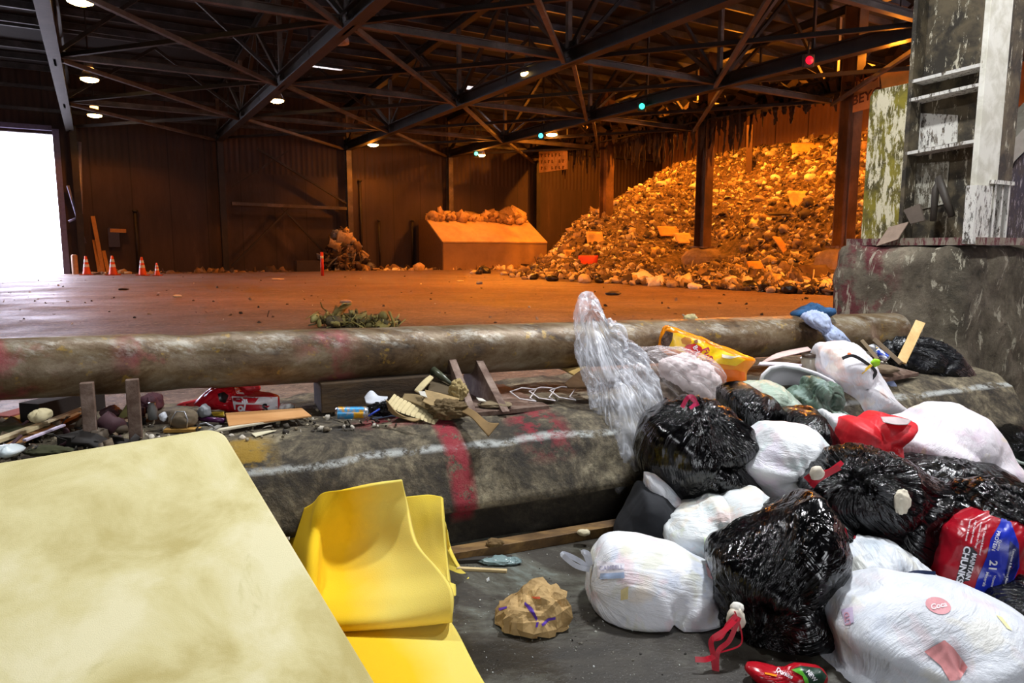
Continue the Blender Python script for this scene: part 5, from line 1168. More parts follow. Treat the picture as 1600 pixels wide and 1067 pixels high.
bag('brown_waste', 'brown food waste inside the clear bag', [(1002, 600), (1030, 592), (1068, 598), (1078, 620), (1066, 648), (1020, 652), (1004, 630)], 4.78, .11, P('#54412e', .5), cat='waste', sub=5, seed=9, amp=.02, zmin=None)
ribbon('pale_paper', [(1112, 638, 4.32), (1135, 648, 4.25), (1158, 670, 4.2)], (.04, .02), P('#dcdad4', .6), None, 'pale curved paper rim showing above the pink-tied black bag', 'paper')
# orange cookie packet
MO = P('#f08c0c', .25, var=.08)
oo, so_ = bag('cookie_packet', 'orange and yellow cookie packet with a red oval logo leaning on the pipe', [(1030, 545), (1032, 525), (1038, 508), (1050, 511), (1085, 523), (1120, 537), (1150, 548), (1180, 560), (1178, 566), (1166, 580), (1164, 603), (1140, 606), (1110, 600), (1070, 570)], 5.02, .07, MO, cat='packet', amp=.010, seed=120, full=.55, crumple=.8, zmin=None, sub=6, tie=(1038, 508))
to = tree_of(so_); YE = P('#f8c818', .3)
decal('yellow_face', [(1040, 520), (1060, 520), (1100, 535), (1140, 552), (1165, 562), (1150, 572), (1110, 566), (1060, 548), (1042, 542)], to, YE, oo, .004)
decal('red_oval', [(1067, 545), (1074, 538), (1086, 537), (1096, 542), (1098, 548), (1092, 556), (1082, 561), (1074, 552)], to, P('#d01c1c', .3), oo, .008)
print_text('Bel', 1088, 546, 10, -62, to, WH, oo, .011); print_text('FuSK', 1107, 558, 15, -68, to, P('#b02050', .3), oo, .009, .02)
decal('cookie_picture', [(1064, 530), (1070, 526), (1079, 528), (1081, 535), (1074, 539), (1066, 537)], to, P('#c07818', .5), oo, .009); decal('nut_picture', [(1084, 532), (1090, 530), (1091, 535), (1086, 536)], to, P('#7a4010', .5), oo, .010)
decal('dark_picture', [(1033, 530), (1040, 517), (1052, 520), (1050, 532), (1044, 544), (1032, 542)], to, P('#6a5040', .4, var=.5, scale=60), oo, .008); decal('painted_glint', [(1128, 553), (1142, 556), (1155, 557), (1140, 561), (1128, 558)], to, P('#e8dcc8', .2), oo, .008)  # pale decal near the right end paints a glint onto the packet
decal('lower_flap', [(1112, 576), (1150, 578), (1164, 582), (1164, 604), (1140, 606), (1116, 600)], to, P('#e86a08', .25), oo, .005)
# green-tinted bags
M_GR = white_plastic('greenish_film', '#aebfae', ('#9fae9a', '#c9c4b4', '#b9cabc', '#a89c94'), rough=.22, seed=8); M_GD = white_plastic('grey_green_film', '#5f7466', ('#4c5440', '#6d8078', '#3e4438', '#8aa098'), rough=.2, seed=9, k=.8)
bag('trash_bag', 'pale green translucent bag in front of the white basin', [(1148, 622), (1152, 610), (1170, 602), (1198, 600), (1218, 606), (1240, 622), (1256, 640), (1258, 656), (1246, 665), (1225, 664), (1196, 660), (1176, 650), (1162, 636)], 4.62, .20, M_GR, tie=(1150, 620), amp=.018, seed=130, kn=9, zmin=None)
bag('trash_bag', 'dark grey-green bag spilling out of the white basin', [(1236, 616), (1254, 606), (1264, 592), (1276, 594), (1282, 606), (1300, 603), (1306, 615), (1300, 640), (1318, 655), (1322, 668), (1298, 682), (1268, 676), (1255, 650), (1240, 634)], 4.66, .18, M_GD, tie=(1275, 600), amp=.026, seed=133, kn=9, crumple=1.4, zmin=None)
# basin
t = empty('plastic_basin', PY(1250, 610, 5.0), 'white plastic wash basin standing on edge behind the green bags', 'basin')
rimp = [(1188, 598), (1192, 586), (1204, 575), (1222, 571), (1248, 575), (1276, 584), (1300, 596), (1309, 606), (1312, 640), (1300, 665), (1200, 662), (1186, 640)]
cx, cy = 1248, 618; MWP = P('#e6e2e8', .3, var=.03)
rows = []
def ring(f, Y, sh=0): return [((x - cx) * f + cx + sh, (y - cy) * f + cy + abs(sh) * .4, Y) for x, y in rimp + rimp[:2]]
patch('bowl', [ring(1.0, 4.86), ring(.975, 4.88), ring(.94, 4.95), ring(.90, 5.02), ring(.80, 5.09), ring(.4, 5.10), ring(.02, 5.10)], MWP, t, .006, 5)
MB().tube([PY(x, y, 4.86) for x, y in rimp + rimp[:1]], .014, 8).build('rim', MWP, t, True)
# W7
M_W7 = white_plastic('white_film_tall', '#e4e2e6', ('#ecd0cc', '#d6dee8', '#e8dccc', '#e9c4b8'), seed=10)
o, s7 = bag('trash_bag', 'tall white bag slumping from the pipe beside the basin', [(1278, 548), (1282, 538), (1305, 535), (1328, 535), (1342, 546), (1356, 562), (1368, 585), (1380, 608), (1392, 636), (1420, 646), (1400, 656), (1370, 652), (1340, 660), (1322, 655), (1316, 634), (1302, 604), (1284, 585), (1276, 568)], 5.15, .22, M_W7, tie=(1330, 538), amp=.022, seed=140, kn=8, pleat=.7, zmin=None)
t7 = tree_of(s7)
bag('shoe_box_scrap', 'grey torn wrapper with black edge in the tall white bag mouth', [(1318, 562), (1334, 556), (1358, 572), (1366, 584), (1360, 592), (1344, 584)], 5.0, .05, P('#8d8674', .7), cat='wrapper', sub=4, seed=3, amp=.004, zmin=None)
tag(ribbon('black_strap', [(1316, 560, 4.93), (1334, 556, 4.92), (1360, 572, 4.92), (1368, 582, 4.92), (1362, 592, 4.92)], .022, P('#101012', .5)), 'black strap arching over the grey torn wrapper', 'strap')
tag(ribbon('yellow_strap', [(1346, 583, 4.91), (1362, 570, 4.90)], .018, P('#e0b418', .5)), 'short yellow strap crossing the grey torn wrapper', 'strap')
bag('green_tag', 'small lime green tag above the yellow strap', [(1360, 566), (1366, 560), (1375, 562), (1374, 570), (1366, 574)], 4.92, .015, P('#9ad018', .4), cat='tag', sub=3, amp=.001, zmin=None)
decal('orange_sticker', E8(1327, 553, 3.2, 2.4, 8), t7, P('#f06018', .4), o, .006)
# cloths on the pipe
def clothmat(name, c1, c2):
    m = NT(name); m.set(Base_Color=m.ramp(m.noise(6, 5, .6), [(.35, srgb(c1)), (.65, srgb(c2))]), Roughness=.85); m.bump(m.noise(5, 6, .6, m.mapping((3, 3, .8)), .6), .5, .03); return m.m
bag('denim_cloth', 'dark blue cloth bundled on top of the pipe', [(1236, 490), (1250, 485), (1268, 476), (1280, 475), (1290, 482), (1300, 480), (1302, 487), (1288, 495), (1262, 495), (1240, 494)], 5.95, .12, clothmat('denim', '#14283a', '#1e5a8c'), cat='cloth', amp=.016, sub=5, seed=8, zmin=None)
bag('blue_shirt', 'pale blue shirt hanging over the pipe toward the tall white bag', [(1256, 494), (1275, 490), (1290, 494), (1302, 512), (1314, 524), (1326, 536), (1300, 537), (1290, 535), (1284, 520), (1274, 508)], 5.68, .07, clothmat('shirt', '#8e9cc0', '#b4c0dc'), cat='shirt', amp=.018, sub=5, seed=9, zmin=None, pleat=1.4, tie=(1270, 492), lean=.4)
bag('blue_rag', 'pale blue rag trailing from the bracket tray over the barrier edge', [(1368, 582), (1378, 576), (1390, 588), (1400, 604), (1398, 616), (1392, 612), (1384, 598), (1372, 592)], 5.3, .04, clothmat('rag', '#7c8ab0', '#a8b4d0'), cat='rag', amp=.008, sub=5, seed=10, zmin=None)
# boards and jar behind the basin
t = empty('foam_tray', PY(1225, 560, 5.35), 'opened pinkish-white foam box behind the basin', 'box')
patch('lid', [[(1184, 572, 5.3), (1214, 553, 5.5), (1262, 543, 5.6)], [(1196, 566, 5.28), (1225, 558, 5.4), (1268, 548, 5.5)]], P('#d8b8b0', .6), t, .008, 5); patch('inside', [[(1250, 560, 5.4), (1266, 552, 5.4), (1276, 541, 5.4)], [(1256, 566, 5.3), (1276, 570, 5.3), (1284, 560, 5.3)]], P('#e4e2e6', .5), t, .008, 5)
patch('edge', [[(1186, 568, 5.22), (1220, 568, 5.22), (1252, 571, 5.2)], [(1184, 572, 5.2), (1220, 573, 5.2), (1250, 577, 5.18)]], P('#e0d4dc', .5), t, .02, 4)
p = PY(1264, 570, 5.2); t = empty('glass_jar', p, 'small grimy jar with a dark lid beside the foam box', 'jar')
MB().lathe(p - Vector((0, 0, .06)), [(.001, 0), (.055, 0), (.058, .03), (.058, .1), (.05, .12)], n=20).build('jar_body', P('#8c8474', .2), t, True); MB().lathe(p + Vector((0, 0, .06)), [(.056, 0), (.056, .025), (.001, .027)], n=20).build('lid', P('#3c2c20', .4), t, True)
# black bag on the barrier by the pillar
bag('trash_bag', 'flat black bag slumped over the barrier end against the pillar base', [(1384, 545), (1396, 536), (1420, 533), (1440, 530), (1462, 534), (1482, 545), (1500, 560), (1512, 572), (1520, 585), (1522, 594), (1508, 600), (1498, 608), (1484, 618), (1470, 618), (1452, 608), (1438, 592), (1424, 580), (1402, 572), (1390, 562)], 5.75, .14, black_plastic('dull_black_plastic', '#101216', .3), tie=(1392, 540), amp=.024, seed=150, kn=14, pleat=1.8, zmin=None)
# wood stick and tray of odds and ends
def pbar(name, a, b, w, th, mat, label, cat): 
    return tag(MB().bar(PY(*a), PY(*b), w, th, up=(PY(*a) - Vector(CAM)).normalized()).build(name, mat, bevel=.003), label, cat)
WOOD = grimy('pale_wood', ['#a8834c', '#c8a468', '#dcbc84'], 6, .7, 0, .3, 20, (1, 1, .2)).m
pbar('wooden_lath', (1408, 566, 5.5), (1438, 503, 5.75), .075, .02, WOOD, 'pale wooden slat standing against the pipe end', 'wood')
pbar('wooden_stick', (1347, 532, 5.6), (1372, 562, 5.35), .028, .02, P('#7c6a50', .8), 'thin stick lying left of the blue can', 'stick')
pbar('wooden_stick', (1366, 530, 5.6), (1408, 568, 5.3), .034, .02, P('#6c5a44', .8), 'thicker stick crossing right of the blue can', 'stick')
slab('steel_tray', [PY(1350, 560, 5.55), PY(1436, 582, 5.45), PY(1380, 592, 5.15), PY(1345, 578, 5.2)], (0, 0, -.03), M_RUST, 'rusty bracket tray under the odds and ends by the pipe end', 'bracket')
def can(px, py, Y, ln, r, ang, yaw, c1, c2, label, cap='#c8ccd0', txt=None):
    p = PY(px, py, Y); ax = Vector((math.cos(yaw) * math.cos(ang), math.sin(yaw) * math.cos(ang), math.sin(ang))).normalized(); t = empty('drink_can', p, label, 'can')
    prof = [(.001, -ln / 2 + .006), (r * .78, -ln / 2 + .004), (r * .8, -ln / 2), (r, -ln / 2 + .014), (r, ln / 2 - .016), (r * .84, ln / 2 - .002), (r * .84, ln / 2), (r * .76, ln / 2 - .004), (.001, ln / 2 - .005)]
    mb = MB().lathe(p, prof, ax, 28); n = 28
    m = NT('can_print'); v = m.noise(16, 5, .6, None, .5); m.set(Base_Color=m.ramp(v, [(.44, srgb(c1)), (.54, srgb(c2))]), Metallic=.4, Roughness=.3)
    MB().lathe(p, prof[3:5], ax, 28).build('printed_wall', m.m, t, True); tp_ = MB().lathe(p, prof[4:], ax, 28).build('top', P(cap, .25, .8), t, True); MB().lathe(p, prof[:4], ax, 28).build('bottom', P(cap, .25, .8), t, True)
    e = p + ax * (ln / 2 - .003); o_ = ax.orthogonal().normalized(); MB().lathe(e + o_ * r * .2, [(r * .12, .001), (r * .3, .002), (r * .3, .004), (r * .12, .004)], ax, 14).build('pull_tab', P('#4a6a90', .3, .7), tp_, True)
    return t
can(550, 645, 3.96, .185, .036, -.02, .12, '#d8a020', '#48a0d8', 'yellow and light blue tall drink can lying on the barrier')
can(1377, 554, 5.42, .12, .032, -.6, -.5, '#2040b0', '#e4e8f0', 'small blue and white can between the two sticks')
bag('paper_cup', 'white paper cup scrap under the pipe above the blue can', [(1358, 540), (1366, 538), (1373, 543), (1368, 549), (1360, 548)], 5.6, .03, P('#e4e6ea', .6), cat='cup', sub=4, amp=.003, zmin=None)
blob('dirty_rag', PY(1382, 577, 5.25), .10, .06, .035, P('#6c5c48', .9), 'grimy rag scraps on the rusty tray', 'rag', 3)
blob('plant_debris', PY(1078, 503, 5.55), .055, .05, .055, P('#a89c70', .9), 'withered pale leaf clump on top of the pipe', 'leaf clump', 5, amp=.5, rid=.3)
blob('plant_debris', PY(1096, 522, 5.42), .03, .03, .09, P('#7a6c48', .9), 'brown scraps trailing down the pipe below the leaf clump', 'leaf clump', 6, amp=.5)

bag('trash_bag', 'dark crumpled bag on the floor at the right edge behind the pinkish-white bag', [(1560, 690), (1575, 676), (1600, 668), (1640, 680), (1650, 760), (1600, 775), (1575, 750)], 5.2, .3, M_BLK, tie=(1570, 690), amp=.03, seed=171, sub=5, zmin=.006)
tag(MB().tube([PY(1566, 706, 5.0), PY(1592, 722, 4.85), PY(1612, 728, 4.8)], .012, 8).build('grey_pole', P('#8a948c', .5), None, True), 'thin grey stick lying on the dark bag at the right edge', 'stick')
# ================================================================== ODDS AND ENDS ON THE BARRIER AND THE LANE
ZT = .605
def B(px, py, z=ZT): return GZ(px, py, z)
def plank(name, a, b, w, th, mat, label, cat='plank', z=ZT, za=0, zb=0, bev=.002):
    p, q = B(*a, z + th / 2 + za), B(*b, z + th / 2 + zb); return tag(MB().bar(p, q, w, th).build(name, mat, bevel=bev), label, cat)
PLY = grimy('plywood', ['#a5713c', '#bf8a52', '#cf9d68'], 5, .7, 0, .2, 20, (.4, 1, 1)).m
slab('plywood_sheet', [B(357, 668, .63), B(487, 652, .63), B(472, 640, .64), B(352, 648, .64)], (0, 0, .012), PLY, 'tan plywood piece lying before the red printed bag', 'plywood')
plank('wooden_strip', (330, 674), (462, 651), .035, .012, P('#cfc6ae', .7), 'long pale wooden strip along the front of the plywood piece', 'strip', .625)
plank('wooden_strip', (258, 672), (312, 671), .05, .018, P('#b5883c', .7), 'short ochre wooden strip behind the mattress corner', 'strip')
plank('wooden_strip', (322, 676), (343, 665), .03, .008, P('#8a8880', .7), 'short grey sliver crossing the end of the long pale strip', 'strip', .64)
slab('paper_scrap', [B(393, 678), B(399, 683), B(415, 678), B(432, 673), B(416, 674)], (0, 0, .004), P('#d8cfae', .7), 'torn cream paper scrap lying on the worn barrier edge', 'paper', 0)
# red printed bag
o, sR = bag('printed_bag', 'crumpled red printed bag with white and black lettering under the pipe', [(302, 630), (320, 615), (334, 603), (348, 599), (362, 606), (372, 616), (400, 618), (434, 619), (434, 643), (400, 645), (362, 642), (345, 634), (325, 634)], 4.25, .10, P('#c01424', .3), cat='plastic bag', amp=.014, seed=201, sub=6, zmin=None, full=.6)
tR = tree_of(sR); BK = P('#141014', .35)
pp_ = decal('printed_panel', [(362, 619), (392, 620), (434, 620), (434, 643), (400, 645), (366, 640)], tR, P('#d8d4d8', .3), o, .004)
decal('red_print', [(364, 621), (404, 622), (398, 630), (364, 628)], tR, P('#b01424', .3), o, .006); decal('red_print', [(368, 632), (404, 632), (422, 634), (410, 643), (368, 641)], tR, P('#b01424', .3), o, .006)
print_text('ill', 382, 625, 15, 8, tR, WH, pp_, .009, .05); print_text('o/', 378, 637, 16, 6, tR, WH, pp_, .009, .05); print_text('S', 414, 638, 17, 6, tR, BK, pp_, .009, .05)
decal('dark_print', [(340, 615), (350, 612), (357, 618), (352, 630), (343, 627)], tR, BK, o, .005); decal('white_print', [(366, 605), (378, 610), (382, 616), (370, 615)], tR, WH, o, .006)
bag('red_film', 'flat red plastic film spread behind the printed bag under the pipe', [(266, 637), (285, 630), (304, 630), (330, 612), (365, 598), (402, 596), (408, 612), (380, 618), (330, 634), (290, 640)], 4.45, .035, P('#b42a30', .35), cat='plastic film', amp=.010, sub=5, seed=20, zmin=None)
bag('styrofoam_scrap', 'white foam tray scrap with a dark slot right of the printed bag', [(433, 640), (438, 632), (452, 630), (460, 634), (458, 640), (440, 642)], 4.3, .05, P('#dad8d4', .6), cat='foam scrap', sub=4, amp=.003, zmin=None)
# brown sack with wire hoop
blob('cloth_sack', B(286, 655, .66), .075, .06, .06, P('#6c5e4a', .9), 'small muddy cloth sack behind the mattress corner', 'sack', 31, 4, .2)
tag(MB().tube([B(266, 668, .62), PY(268, 655, 3.75), PY(276, 643, 3.75), PY(288, 643, 3.75), PY(293, 655, 3.75), B(292, 670, .62)], .004, 6).build('wire_hoop', P('#b8b8bc', .3, .6), None, True), 'thin pale wire hoop bent over the muddy sack', 'wire')
tag(MB().tube([B(306, 671, .62), PY(312, 663, 3.6), PY(322, 661, 3.6), PY(332, 666, 3.6), B(338, 672, .62)], .005, 6).build('hose_loop', P('#a8a8ac', .3, .4), None, True), 'pale grey hose loop beside the ochre strip', 'hose')
tag(MB().tube([B(308, 654, .63), B(350, 657, .63)], .014, 12).build('purple_bottle', P('#4a1c48', .25), None, True), 'slim purple bottle lying beside the muddy sack', 'bottle')
slab('yellow_packet', [B(330, 646, .66), B(350, 645, .66), B(351, 652, .64), B(333, 650, .64)], (0, 0, .01), P('#a88c20', .4), 'small yellow packet between the purple bottle and printed bag', 'packet')
bag('grey_wrapper', 'ribbed grey wrapper left of the yellow packet', [(311, 640), (318, 632), (326, 638), (328, 648), (318, 652), (311, 648)], 3.95, .035, P('#787c80', .4), cat='wrapper', sub=4, amp=.006, zmin=None)
tag(MB().lathe(B(239, 655, .61), [(.001, 0), (.026, 0), (.028, .06), (.02, .085), (.02, .1), (.001, .1)], n=18).build('plastic_bottle', P('#a8aaa8', .2), None, True), 'short clear bottle standing right of the flat posts', 'bottle')
bag('silver_wrapper', 'crumpled silvery wrapper beside the short clear bottle', [(250, 648), (256, 645), (260, 652), (258, 658), (252, 655)], 3.8, .02, P('#c8ccd4', .2), cat='wrapper', sub=4, amp=.004, zmin=None)
bag('maroon_cloth', 'dark maroon cloth folded right of the flat posts under the pipe', [(218, 622), (232, 616), (246, 620), (252, 636), (240, 646), (220, 640)], 4.3, .08, P('#3c1220', .8), cat='cloth', sub=5, amp=.01, zmin=None)
# left corner: slats, dark beams, mossy dirt
DK = P('#1a1512', .85)
plank('dark_beam', (46, 648), (150, 622), .14, .13, DK, 'charred dark beam lying under the left end of the pipe', 'beam', .6)
plank('dark_beam', (100, 690), (190, 665), .10, .05, P('#1e1a16', .9), 'dark flat board behind the mattress edge by the left post', 'board', .6)
plank('wooden_lath', (-15, 692), (72, 661), .05, .02, P('#c8b890', .7), 'pale splintered slat, lowest of the crossed slats at the left edge', 'slat', .64)
plank('wooden_lath', (0, 704), (135, 640), .05, .018, P('#8a6034', .7), 'brown slat under the pale ones at the left edge', 'slat', .62)
plank('wooden_lath', (70, 660), (134, 636), .035, .012, P('#b8a888', .7), 'thin grey slat reaching toward the left post', 'slat', .68)
plank('wooden_lath', (38, 688), (100, 664), .02, .012, P('#c8bcd0', .6), 'narrow lilac-white slat lying on the brown one', 'slat', .665)
plank('wooden_board', (0, 652), (44, 640), .12, .02, P('#8a4a44', .8), 'dull reddish board at the left edge under the pipe', 'board', .62)
plank('wooden_board', (0, 660), (48, 650), .10, .02, P('#9a7434', .8), 'ochre board just below the reddish one', 'board', .61)
bag('paper_scrap', 'crumpled cream paper on the dark beam by the crossed slats', [(52, 646), (60, 642), (74, 644), (76, 652), (64, 658), (56, 654)], 3.55, .05, P('#c4b890', .7), cat='paper', sub=4, amp=.01, zmin=None)
bag('plastic_plate', 'bluish-white crushed plate at the left edge above the mattress', [(-8, 698), (16, 696), (33, 704), (24, 711), (-8, 712)], 3.1, .06, P('#c0ccd0', .4), cat='plate', sub=4, amp=.004, zmin=None)
blob('moss_clump', B(20, 672, .63), .17, .10, .035, P('#3a3a20', .95), 'mossy dirt clump at the left edge behind the slats', 'dirt', 3, 4, .4)
blob('moss_clump', B(74, 704, .62), .10, .05, .02, P('#35361c', .95), 'mossy dirt clump above the mattress edge', 'dirt', 4, 4, .4)
bag('crushed_cup', 'small white printed cup between the two flat posts', [(159, 670), (180, 670), (181, 682), (160, 684)], 3.72, .03, P('#bccdd2', .4), cat='cup', sub=4, amp=.003, full=.5, zmin=None)
tag(MB().tube([PY(160, 668, 3.8), PY(162, 660, 3.8), PY(170, 655, 3.8), PY(178, 660, 3.8), PY(184, 670, 3.8), PY(192, 676, 3.8)], .011, 8).build('orange_peel', P('#b07830', .7), None, True), 'curled orange-brown peel above the small white cup', 'peel')
slab('olive_card', [PY(176, 664, 3.85), PY(200, 628, 4.0), PY(204, 640, 3.95), PY(190, 672, 3.82)], Vector(NA) * .015, P('#8a8450', .7), 'olive card leaning between the two flat posts', 'card')
bag('mauve_film', 'dusty mauve plastic film behind the olive card', [(160, 640), (176, 636), (192, 644), (182, 660), (164, 656)], 4.0, .05, P('#6a4c50', .5), cat='plastic film', sub=5, amp=.012, zmin=None)
# cardboard tangle left of the bracket
CB = P('#9a8258', .85, var=.2); CBL = P('#c4b488', .85); CBD = P('#5c4a2c', .9)
t = empty('corrugated_roll', B(690, 660), 'torn ribbed cardboard strip curving in front of the cardboard tangle', 'cardboard')
path = [(608, 628), (618, 634), (630, 640), (645, 645), (660, 650), (672, 655), (684, 659)]
rb = MB()
for i, ((xa, ya), (xb2, yb2)) in enumerate(zip(path, path[1:])):
    for k in range(2):
        x0_, y0_ = xa + (xb2 - xa) * k / 2, ya + (yb2 - ya) * k / 2; x1_, y1_ = xa + (xb2 - xa) * (k + .86) / 2, ya + (yb2 - ya) * (k + .86) / 2
        rb.prism([PY(x0_ - 4, y0_ + 5, 3.98), PY(x1_ - 4, y1_ + 5, 3.98), PY(x1_ + 7, y1_ - 9, 4.1), PY(x0_ + 7, y0_ - 9, 4.1)], (0, .02, .012))
rb.build('ribs', CBL, t, bevel=.002)
patch('backing', [[(606, 640, 4.0), (640, 655, 3.99), (682, 672, 3.98)], [(620, 622, 4.16), (655, 640, 4.14), (696, 654, 4.12)]], CBD, t, .006, 6)
def sheetthing(name, rows, mat, label, cat='cardboard', th=.006, res=6): return tag(patch(name, rows, mat, None, th, res), label, cat)
sheetthing('torn_cardboard', [[(606, 627, 3.92), (622, 645, 3.9), (645, 654, 3.88), (658, 655, 3.87)], [(604, 624, 3.98), (612, 645, 3.95), (640, 658, 3.86), (652, 658, 3.85)]], CB, 'curling cardboard strip hanging below the ribbed strip')
sheetthing('cardboard_flap', [[(648, 612, 4.3), (660, 598, 4.38), (672, 588, 4.44)], [(655, 616, 4.26), (668, 602, 4.34), (677, 592, 4.42)]], CBL, 'pale curved cardboard flap standing up in the tangle', th=.012)
sheetthing('brown_box_panel', [[(672, 594, 4.5), (700, 598, 4.5), (722, 604, 4.46)], [(668, 612, 4.3), (695, 617, 4.28), (712, 622, 4.25)]], P('#4c3e26', .85), 'dark brown box panel behind the tangled cardboard')
sheetthing('torn_cardboard', [[(664, 610, 4.22), (690, 616, 4.2), (718, 624, 4.18)], [(662, 624, 4.1), (685, 634, 4.08), (712, 634, 4.06)], [(660, 628, 4.05), (690, 640, 4.02), (716, 636, 4.02)]], CB, 'wide tan cardboard sheet in the middle of the tangle')
sheetthing('torn_cardboard', [[(632, 616, 4.2), (655, 618, 4.16), (678, 632, 4.1)], [(628, 624, 4.14), (650, 632, 4.1), (668, 640, 4.04)]], P('#84704a', .85), 'curved brown cardboard strip above the ribbed strip')
sheetthing('torn_cardboard', [[(716, 632, 4.15), (740, 642, 3.98), (762, 660, 3.86), (780, 662, 3.8)], [(712, 640, 4.08), (735, 652, 3.92), (752, 670, 3.8), (763, 683, 3.74)], ], P('#7a6038', .85), 'long brown cardboard tongue drooping over the barrier edge')
blob('cardboard_wad', PY(700, 642, 4.06), .10, .06, .055, CBD, 'dark crumpled cardboard wad under the tan sheet', 'cardboard', 41, 5, .4, rid=.35)
blob('cardboard_wad', PY(716, 612, 4.25), .05, .05, .06, P('#a08c5c', .85), 'frayed tan cardboard wad against the bracket', 'cardboard', 42, 5, .4, rid=.4)
sheetthing('white_scrap', [[(654, 612, 4.15), (664, 612, 4.14)], [(657, 618, 4.12), (668, 622, 4.1)]], P('#d8d4c8', .7), 'small white scrap on the tan cardboard sheet', 'scrap', .004)
tag(MB().tube([PY(676, 579, 4.52), PY(690, 588, 4.48), PY(706, 600, 4.42)], [.03, .022, .008], 12).build('bottle_neck', P('#4e5240', .3), None, True), 'dark green glass bottle poking out behind the cardboard', 'bottle')
sheetthing('white_tissue', [[(571, 622, 4.2), (580, 612, 4.22), (590, 620, 4.2), (606, 622, 4.18)], [(572, 631, 4.12), (582, 633, 4.1), (596, 630, 4.1), (604, 627, 4.12)]], P('#c8ccd4', .7), 'white tissue standing above the drink can', 'tissue', .01)
bag('black_film', 'small black plastic film behind the drink can', [(576, 636), (590, 630), (604, 628), (612, 636), (615, 646), (600, 650), (582, 646)], 4.12, .05, M_BLK, cat='plastic film', sub=5, amp=.012, zmin=None)
tag(MB().tube([PY(576, 650, 3.95), PY(593, 639, 4.0)], .006, 8).build('blue_straw', P('#1c3ca8', .4), None, True), 'short blue straw beside the drink can', 'straw')
tag(MB().tube([B(582, 654), B(612, 649), B(634, 652)], .006, 8).build('blue_string', P('#7c8cac', .5), None, True), 'pale blue cord lying right of the drink can', 'cord')
# between and behind the gussets
blob('rubble_clump', B(772, 632, .63), .10, .07, .02, P('#7a6a50', .9), 'pale crumbs heaped between the bracket gussets', 'rubble', 5, 4, .4)
sheetthing('white_scrap', [[(744, 622, 4.35), (754, 624, 4.33)], [(748, 627, 4.3), (760, 628, 4.28)]], P('#d0ccc0', .7), 'white chip lying between the bracket gussets', 'scrap', .006)
# hangers right of the bracket
def hanger(dx, dy, label):
    a = lambda x, y, Y=4.55: PY(x + dx, y + dy, Y)
    tag(MB().tube([a(797, 612), a(815, 606), a(838, 608, 4.6), a(828, 622, 4.45), a(838, 627, 4.4), a(812, 623, 4.45), a(797, 612)], .0045, 6).build('clothes_hanger', P('#e0d8d8', .4), None, True), label, 'hanger')
hanger(0, 0, 'white plastic hanger on the barrier, nearer the bracket'); hanger(30, -1, 'white plastic hanger lying second from the bracket'); hanger(62, -2, 'white plastic hanger nearest the brown cardboard box')
blob('rag_clump', B(850, 622, .63), .08, .05, .03, P('#5a4c38', .9), 'dirty grey-brown clump under the white hangers', 'rag', 7, 4, .4)
sheetthing('cardboard_box_flap', [[(882, 601, 4.6), (900, 585, 4.72), (920, 572, 4.85)], [(888, 607, 4.55), (912, 607, 4.55), (935, 606, 4.55)]], P('#5c4020', .85), 'brown cardboard flap standing beside the clear hanging bag', th=.01)
sheetthing('cardboard_corner', [[(876, 576, 5.0), (905, 574, 5.0)], [(900, 590, 4.8), (918, 574, 4.85)]], P('#b89858', .8), 'pale cardboard corner above the brown flap', th=.008)
blob('white_scrap', PY(800, 574, 5.1), .06, .04, .018, P('#dcd4cc', .6), 'white paper wad on the floor behind the pipe, right of bracket', 'paper', 9, 4, .3)
blob('white_scrap', PY(884, 575, 5.1), .05, .03, .02, P('#d8d0c8', .6), 'white paper wad on the floor under the pipe by the cardboard corner', 'paper', 10, 4, .3)
tag(MB().tube([PY(818, 575, 5.15), PY(826, 573, 5.15), PY(834, 576, 5.15)], .006, 6).build('white_string', P('#e0dcdc', .5), None, True), 'thin white cord bit under the pipe', 'cord')
# loose grit along the barrier top
def smp(r):
    s, n = (r.uniform(-3.0, .95) if r.random() < .85 else r.uniform(4.6, 5.6)), r.uniform(3.86, 4.5); p = SN(s, n, .6); return (p.x, p.y, p.z)
tag(scatter('grit', 900, smp, (.004, .016), ['#3a3226', '#6c5f4a', '#a89c84', '#2a2218', '#d0c8b8'], None, (.5, .15, .1, .25), 50, emb=.2), 'dark grit and crumbs strewn along the barrier top', 'grit', None, 'stuff')
def smp(r):
    s, n = r.uniform(-3.2, -.4), r.uniform(3.9, 4.75); p = SN(s, n, .6 + abs(r.normal(0, .02))); return (p.x, p.y, p.z)
tag(scatter('litter', 300, smp, (.012, .045), ['#2a221a', '#4c3f30', '#1c1612', '#6c5f50', '#3c1c24', '#6e5c46'], None, (.08, .42, .32, .18), 51, emb=.3), 'dark mixed litter heaped under the pipe left of the plywood', 'litter', None, 'stuff')
# clump behind the pipe
g = GZ(560, 512, ZF)
def smp(r):
    p = GZ(r.uniform(505, 610), 510, ZF); k = r.random(); return (p.x + r.normal(0, .12), p.y + r.normal(0, .15), ZF + abs(r.normal(0, .05)) + (.10 if p.x < g.x - .1 else 0) * k)
tag(scatter('plant_debris', 260, smp, (.02, .09), ['#6c6030', '#8a7c40', '#4c4424', '#a09458'], None, (.15, .25, .55, .05), 52, emb=.3), 'olive straw and leaf debris heaped behind the pipe', 'plant debris', None, 'stuff')
blob('dirt_lump', PY(522, 503, float(GZ(522, 512, ZF).y)), .12, .10, .085, P('#5a5038', .9), 'greyish lump at the left end of the olive debris', 'lump', 3, 4, .3)

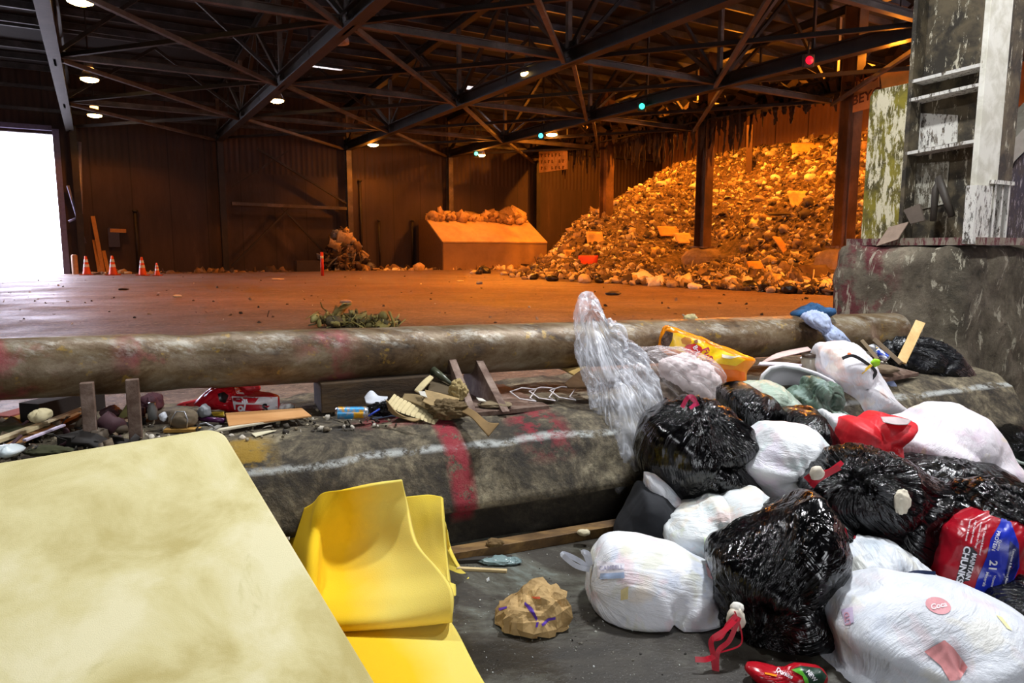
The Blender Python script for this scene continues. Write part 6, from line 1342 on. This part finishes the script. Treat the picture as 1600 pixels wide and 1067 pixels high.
# ---- lane floor
o = plank('timber_beam', (700, 868), (968, 822), .09, .055, grimy('wet_timber', ['#20140a', '#5c4220', '#a07c44'], 4, .6, 0, .3, 20, (.5, 2, 1)).m, 'wet timber beam lying along the foot of the barrier', 'timber', 0)
blob('foam_crumb', GZ(912, 832, .07), .035, .025, .018, P('#d8ccaa', .8), 'pale crumb lying on the timber beam', 'crumb', 3, 3, .3)
blob('leaf_wad', GZ(773, 848, .07), .04, .025, .02, P('#6c5430', .9), 'brown leaf wad on the timber beam near its left end', 'leaf clump', 4, 4, .5)
plank('wooden_stick', (714, 888), (792, 892), .022, .014, P('#c4ae80', .7), 'pale split stick lying before the timber beam', 'stick', 0, 0, .0)
plank('charred_stick', (706, 876), (800, 872), .04, .02, P('#2a241e', .8), 'dark wet stick behind the pale split stick', 'stick', 0)
blob('glass_crumbs', GZ(780, 876, .01), .09, .04, .014, P('#7c9090', .2), 'bluish wet crumbs beside the dark stick', 'crumbs', 5, 4, .4, rid=.4)
sheetthing('paper_chip', [[(760, 905, GZ(760, 908, 0).y), (764, 902, GZ(764, 908, 0).y)], [(761, 910, GZ(761, 910, 0).y), (765, 907, GZ(765, 910, 0).y)]], P('#d8dcdc', .6), 'tiny white chip on the wet lane floor', 'chip', .003, 4)
# brown paper bag
m = NT('kraft_paper'); m.set(Base_Color=m.ramp(m.noise(5, 5, .6), [(.3, srgb('#8d7042')), (.6, srgb('#bf9f6a'))]), Roughness=.8); a_ = m.noise(7, 4, .5, None, .8)
m.bump(m.math('ABSOLUTE', m.math('SUBTRACT', a_, .5)), .8, .03); M_KR = m.m
ok_, sk = bag('paper_bag', 'crumpled brown paper bag with purple print alone on the lane floor', [(779, 968), (784, 950), (800, 936), (822, 931), (844, 930), (858, 937), (874, 946), (877, 955), (870, 966), (874, 972), (850, 978), (826, 988), (800, 985), (786, 980)], 2.86, .12, M_KR, cat='paper bag', amp=.042, seed=301, kn=6, pleat=1.2, crumple=1.2, tie=(874, 950), sub=4, smooth=False, full=.6)
tk = tree_of(sk); PU = P('#5a30a8', .6)
for pts in ([(820, 940), (832, 950), (840, 966), (838, 970), (828, 955), (819, 944)], [(779, 950), (792, 947), (792, 950), (780, 954)], [(846, 975), (856, 966), (868, 964), (868, 968), (858, 970), (848, 979)], [(838, 972), (842, 972), (840, 980), (837, 980)]): decal('purple_print', pts, tk, PU, ok_, .004)
decal('red_print', [(830, 932), (844, 932), (844, 936), (834, 935)], tk, P('#b8481c', .6), ok_, .005)
def smp(r):
    p = GZ(r.uniform(690, 1250), r.uniform(850, 1066), 0); return (p.x, p.y, .0)
tag(scatter('grit', 420, smp, (.0012, .005), ['#9a9a90', '#c8ccc8', '#2a2622', '#6c675c'], None, (.6, .2, .1, .1), 61, emb=.2), 'fine pale grit on the wet lane floor', 'grit', None, 'stuff')
